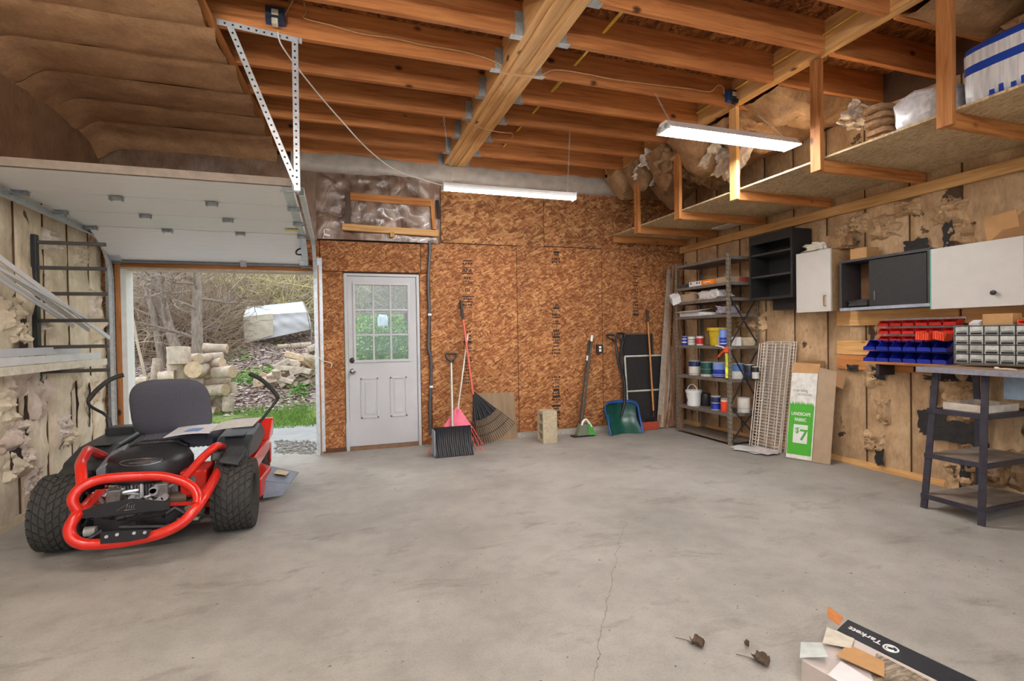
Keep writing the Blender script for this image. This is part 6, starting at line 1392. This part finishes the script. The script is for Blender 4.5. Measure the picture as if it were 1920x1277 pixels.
# trees
def tree(base, h, r, leanv, seed, label, nb=10, mat=TRUNK, grp=None, spread=1.0, wig=.13):
    rq = random.Random(seed); b0 = V(base); t = thing('bare_tree', b0, label, 'tree', grp)
    P = []; p = b0-V((0, 0, .3)); d = V((leanv[0], leanv[1], 1)).normalized(); n_ = 9
    for k in range(n_+1):
        P.append(p.copy()); d = (d+V((rq.uniform(-wig, wig), rq.uniform(-wig, wig), .04*wig/.13))).normalized(); p = p+d*(h/n_)
    MB().tube(P, [r*(1-.8*k/n_) for k in range(n_+1)], 8).build('trunk', mat, t, 60)
    m = MB()
    def branch(p, d, ln, r_, lv):
        Q = [p.copy()]
        for k in range(4):
            d = (d+V((rq.uniform(-.35, .35), rq.uniform(-.35, .35), rq.uniform(-.15, .25)))).normalized(); p = p+d*(ln/4); Q.append(p.copy())
            if lv < 3 and rq.random() < .8: branch(p, (d+V((rq.uniform(-1, 1), rq.uniform(-1, 1), rq.uniform(-.5, .6)))).normalized(), ln*rq.uniform(.4, .7), r_*.55, lv+1)
        m.tube(Q, [r_*(1-.18*k) for k in range(5)], 5 if lv < 2 else 3)
    for k in range(nb):
        f = rq.uniform(.2, .97); i = min(int(f*n_), n_-1); a = rq.uniform(0, 6.3); branch(P[i].lerp(P[i+1], f*n_-i), V((math.cos(a), math.sin(a), rq.uniform(-.1, .8))).normalized(), h*rq.uniform(.2, .42)*spread, r*.33*(1-.5*f), 0)
    m.build('branches', mat, t, 60)
def gb(px, y): p = on(1, y, px, 700); return V((p.x, y, TZ_(p.x, y)))
tree(gb(374, 14.0), 5.2, .15, (.02, 0), 1, 'grey forked tree behind the log stack', 14)
tree(gb(352, 14.6), 5.0, .14, (-.42, .1), 2, 'leaning grey tree crossing behind the log stack', 12)
tree(gb(309, 14.8), 5.0, .1, (-.05, 0), 3, 'slim dark tree left of the leaning one', 10)
PALE = plain('pale_stem', (186, 170, 148), .9, 0, .2, 9)
tree(gb(282, 12.4), 4.2, .035, (-.10, 0), 4, 'thin pale sapling beside the tall slim log', 4, PALE, None, .6, .04)
rq = random.Random(33)
for k in range(16):
    y = rq.uniform(19.5, 27); x = -.30*y+rq.random()*.31*y; tree(V((x, y, TZ_(x, y))), rq.uniform(4, 6.5), rq.uniform(.05, .11), (rq.uniform(-.25, .25), rq.uniform(-.1, .1)), 50+k, 'bare brown tree on the wooded hillside', 8, plain('hill_bark', (140, 124, 108), .95) if 'hill_bark' not in bpy.data.materials else bpy.data.materials['hill_bark'], 'trees on the wooded hillside')
# brush on the hillside
def brush(n_, y0, y1, seed, fx=(-.36, .06), hmax=1.6):
    m = MB(); rq = random.Random(seed)
    for k in range(n_):
        y = rq.uniform(y0, y1); x = rq.uniform(fx[0]*y, fx[1]*y); z = TZ_(x, y); p = V((x, y, z+rq.uniform(-.1, hmax*.7))); d = V((rq.gauss(0, .8), rq.gauss(0, .4), rq.gauss(.5, .7))).normalized(); ln = rq.uniform(.4, 1.3); w = rq.uniform(.007, .019)
        pts = [p]
        for j in range(3): d = (d+V((rq.uniform(-.5, .5), rq.uniform(-.4, .4), rq.uniform(-.35, .25)))).normalized(); pts.append(pts[-1]+d*(ln/3))
        for j in range(3):
            a, b2 = pts[j], pts[j+1]; s = (b2-a).cross(V((.3, 1, 0))).normalized()*w*(1-.25*j); m.add([a-s, a+s, b2+s*.8, b2-s*.8], [(0, 1, 2, 3)])
    return m
stuff(brush(5200, 15.4, 20, 1, (-.36, -.17), 1.7), 'brush', TWIG, 'tangled brown brush beneath the near trees', 'brush')
stuff(brush(12000, 19, 32, 2, hmax=2.4), 'brush', plain('grey_twigs', (172, 156, 134), .95, 0, .3, 3), 'grey-brown thicket covering the hillside', 'brush')
stuff(brush(6000, 19, 30, 3, (-.2, .05), 2.6), 'brush', TWIGY, 'pale yellowish thicket above the tarpaulin', 'brush')
m = MB(); rq = random.Random(14)
for k in range(3500):
    y = rq.uniform(19, 30); x = rq.uniform(-.3*y, .04*y); z = TZ_(x, y)+rq.uniform(.3, 3.2); s = rq.uniform(.025, .06); a = rq.uniform(0, 6.3)
    m.add([(x-math.cos(a)*s, y, z-s*.4), (x+s*.4, y-.02, z+s), (x+math.cos(a)*s, y+.01, z+s*.3)], [(0, 1, 2)])
stuff(m, 'bush_leaves', plain('yellow_green_leaf', (160, 160, 84), .7, 0, .3, 3), 'sparse yellow-green young leaves on the thicket', 'leaves')
# seen through the door glass
m = MB(); rq = random.Random(77)
for k in range(9000):
    x, y = rq.uniform(.0, 2.1), rq.uniform(9.3, 13.5); z = TZ_(x, y)+rq.uniform(0, .16); s = rq.uniform(.018, .045); a = rq.uniform(0, 6.3)
    m.add([(x-math.cos(a)*s, y-math.sin(a)*s, z), (x+s*.5, y, z+s), (x+math.cos(a)*s, y+math.sin(a)*s, z+.01)], [(0, 1, 2)])
BL = NT('bank_leaf'); BL = BL.out(BL.ramp(BL.noise(BL.coord(rnd=0), 13, 4), [(.35, lin(52, 84, 34)), (.5, lin(112, 156, 56)), (.6, lin(196, 196, 96)), (.7, lin(216, 206, 180))]), .7)
stuff(m, 'bank_plants', BL, 'mixed green and yellow ground plants on the bank beyond the door', 'plants')
t = thing('white_sack', (1.0, 12.0, TZ_(1.0, 12.0)), 'white crumpled sack standing in grass beyond the door', 'sack')
softbox((1.0, 12.0, TZ_(1.0, 12.0)+.19), .11, .1, .2, .25, 7, 12).build('sack', plain('white_sack', (226, 226, 232), .6, 0, .1, 9), t, 40)
for x, w, h, lb in ((.36, .16, .28, 'dark grey stone post in the grass seen through door'), (1.62, .16, .35, 'brown wooden post in the grass seen through door')):
    z = TZ_(x, 12.5); solo(MB().hexa([(x-w/2, 12.4, z-.1), (x+w/2, 12.4, z-.1), (x+w/2, 12.7, z-.1), (x-w/2, 12.7, z-.1), (x-w*.45, 12.42, z+h), (x+w*.45, 12.42, z+h), (x+w*.45, 12.68, z+h), (x-w*.45, 12.68, z+h)]), 'yard_post', plain('post_grey', (110, 108, 112), .8) if x < 1 else plain('post_brown', (120, 96, 80), .8), lb, 'post', bevel=.02)
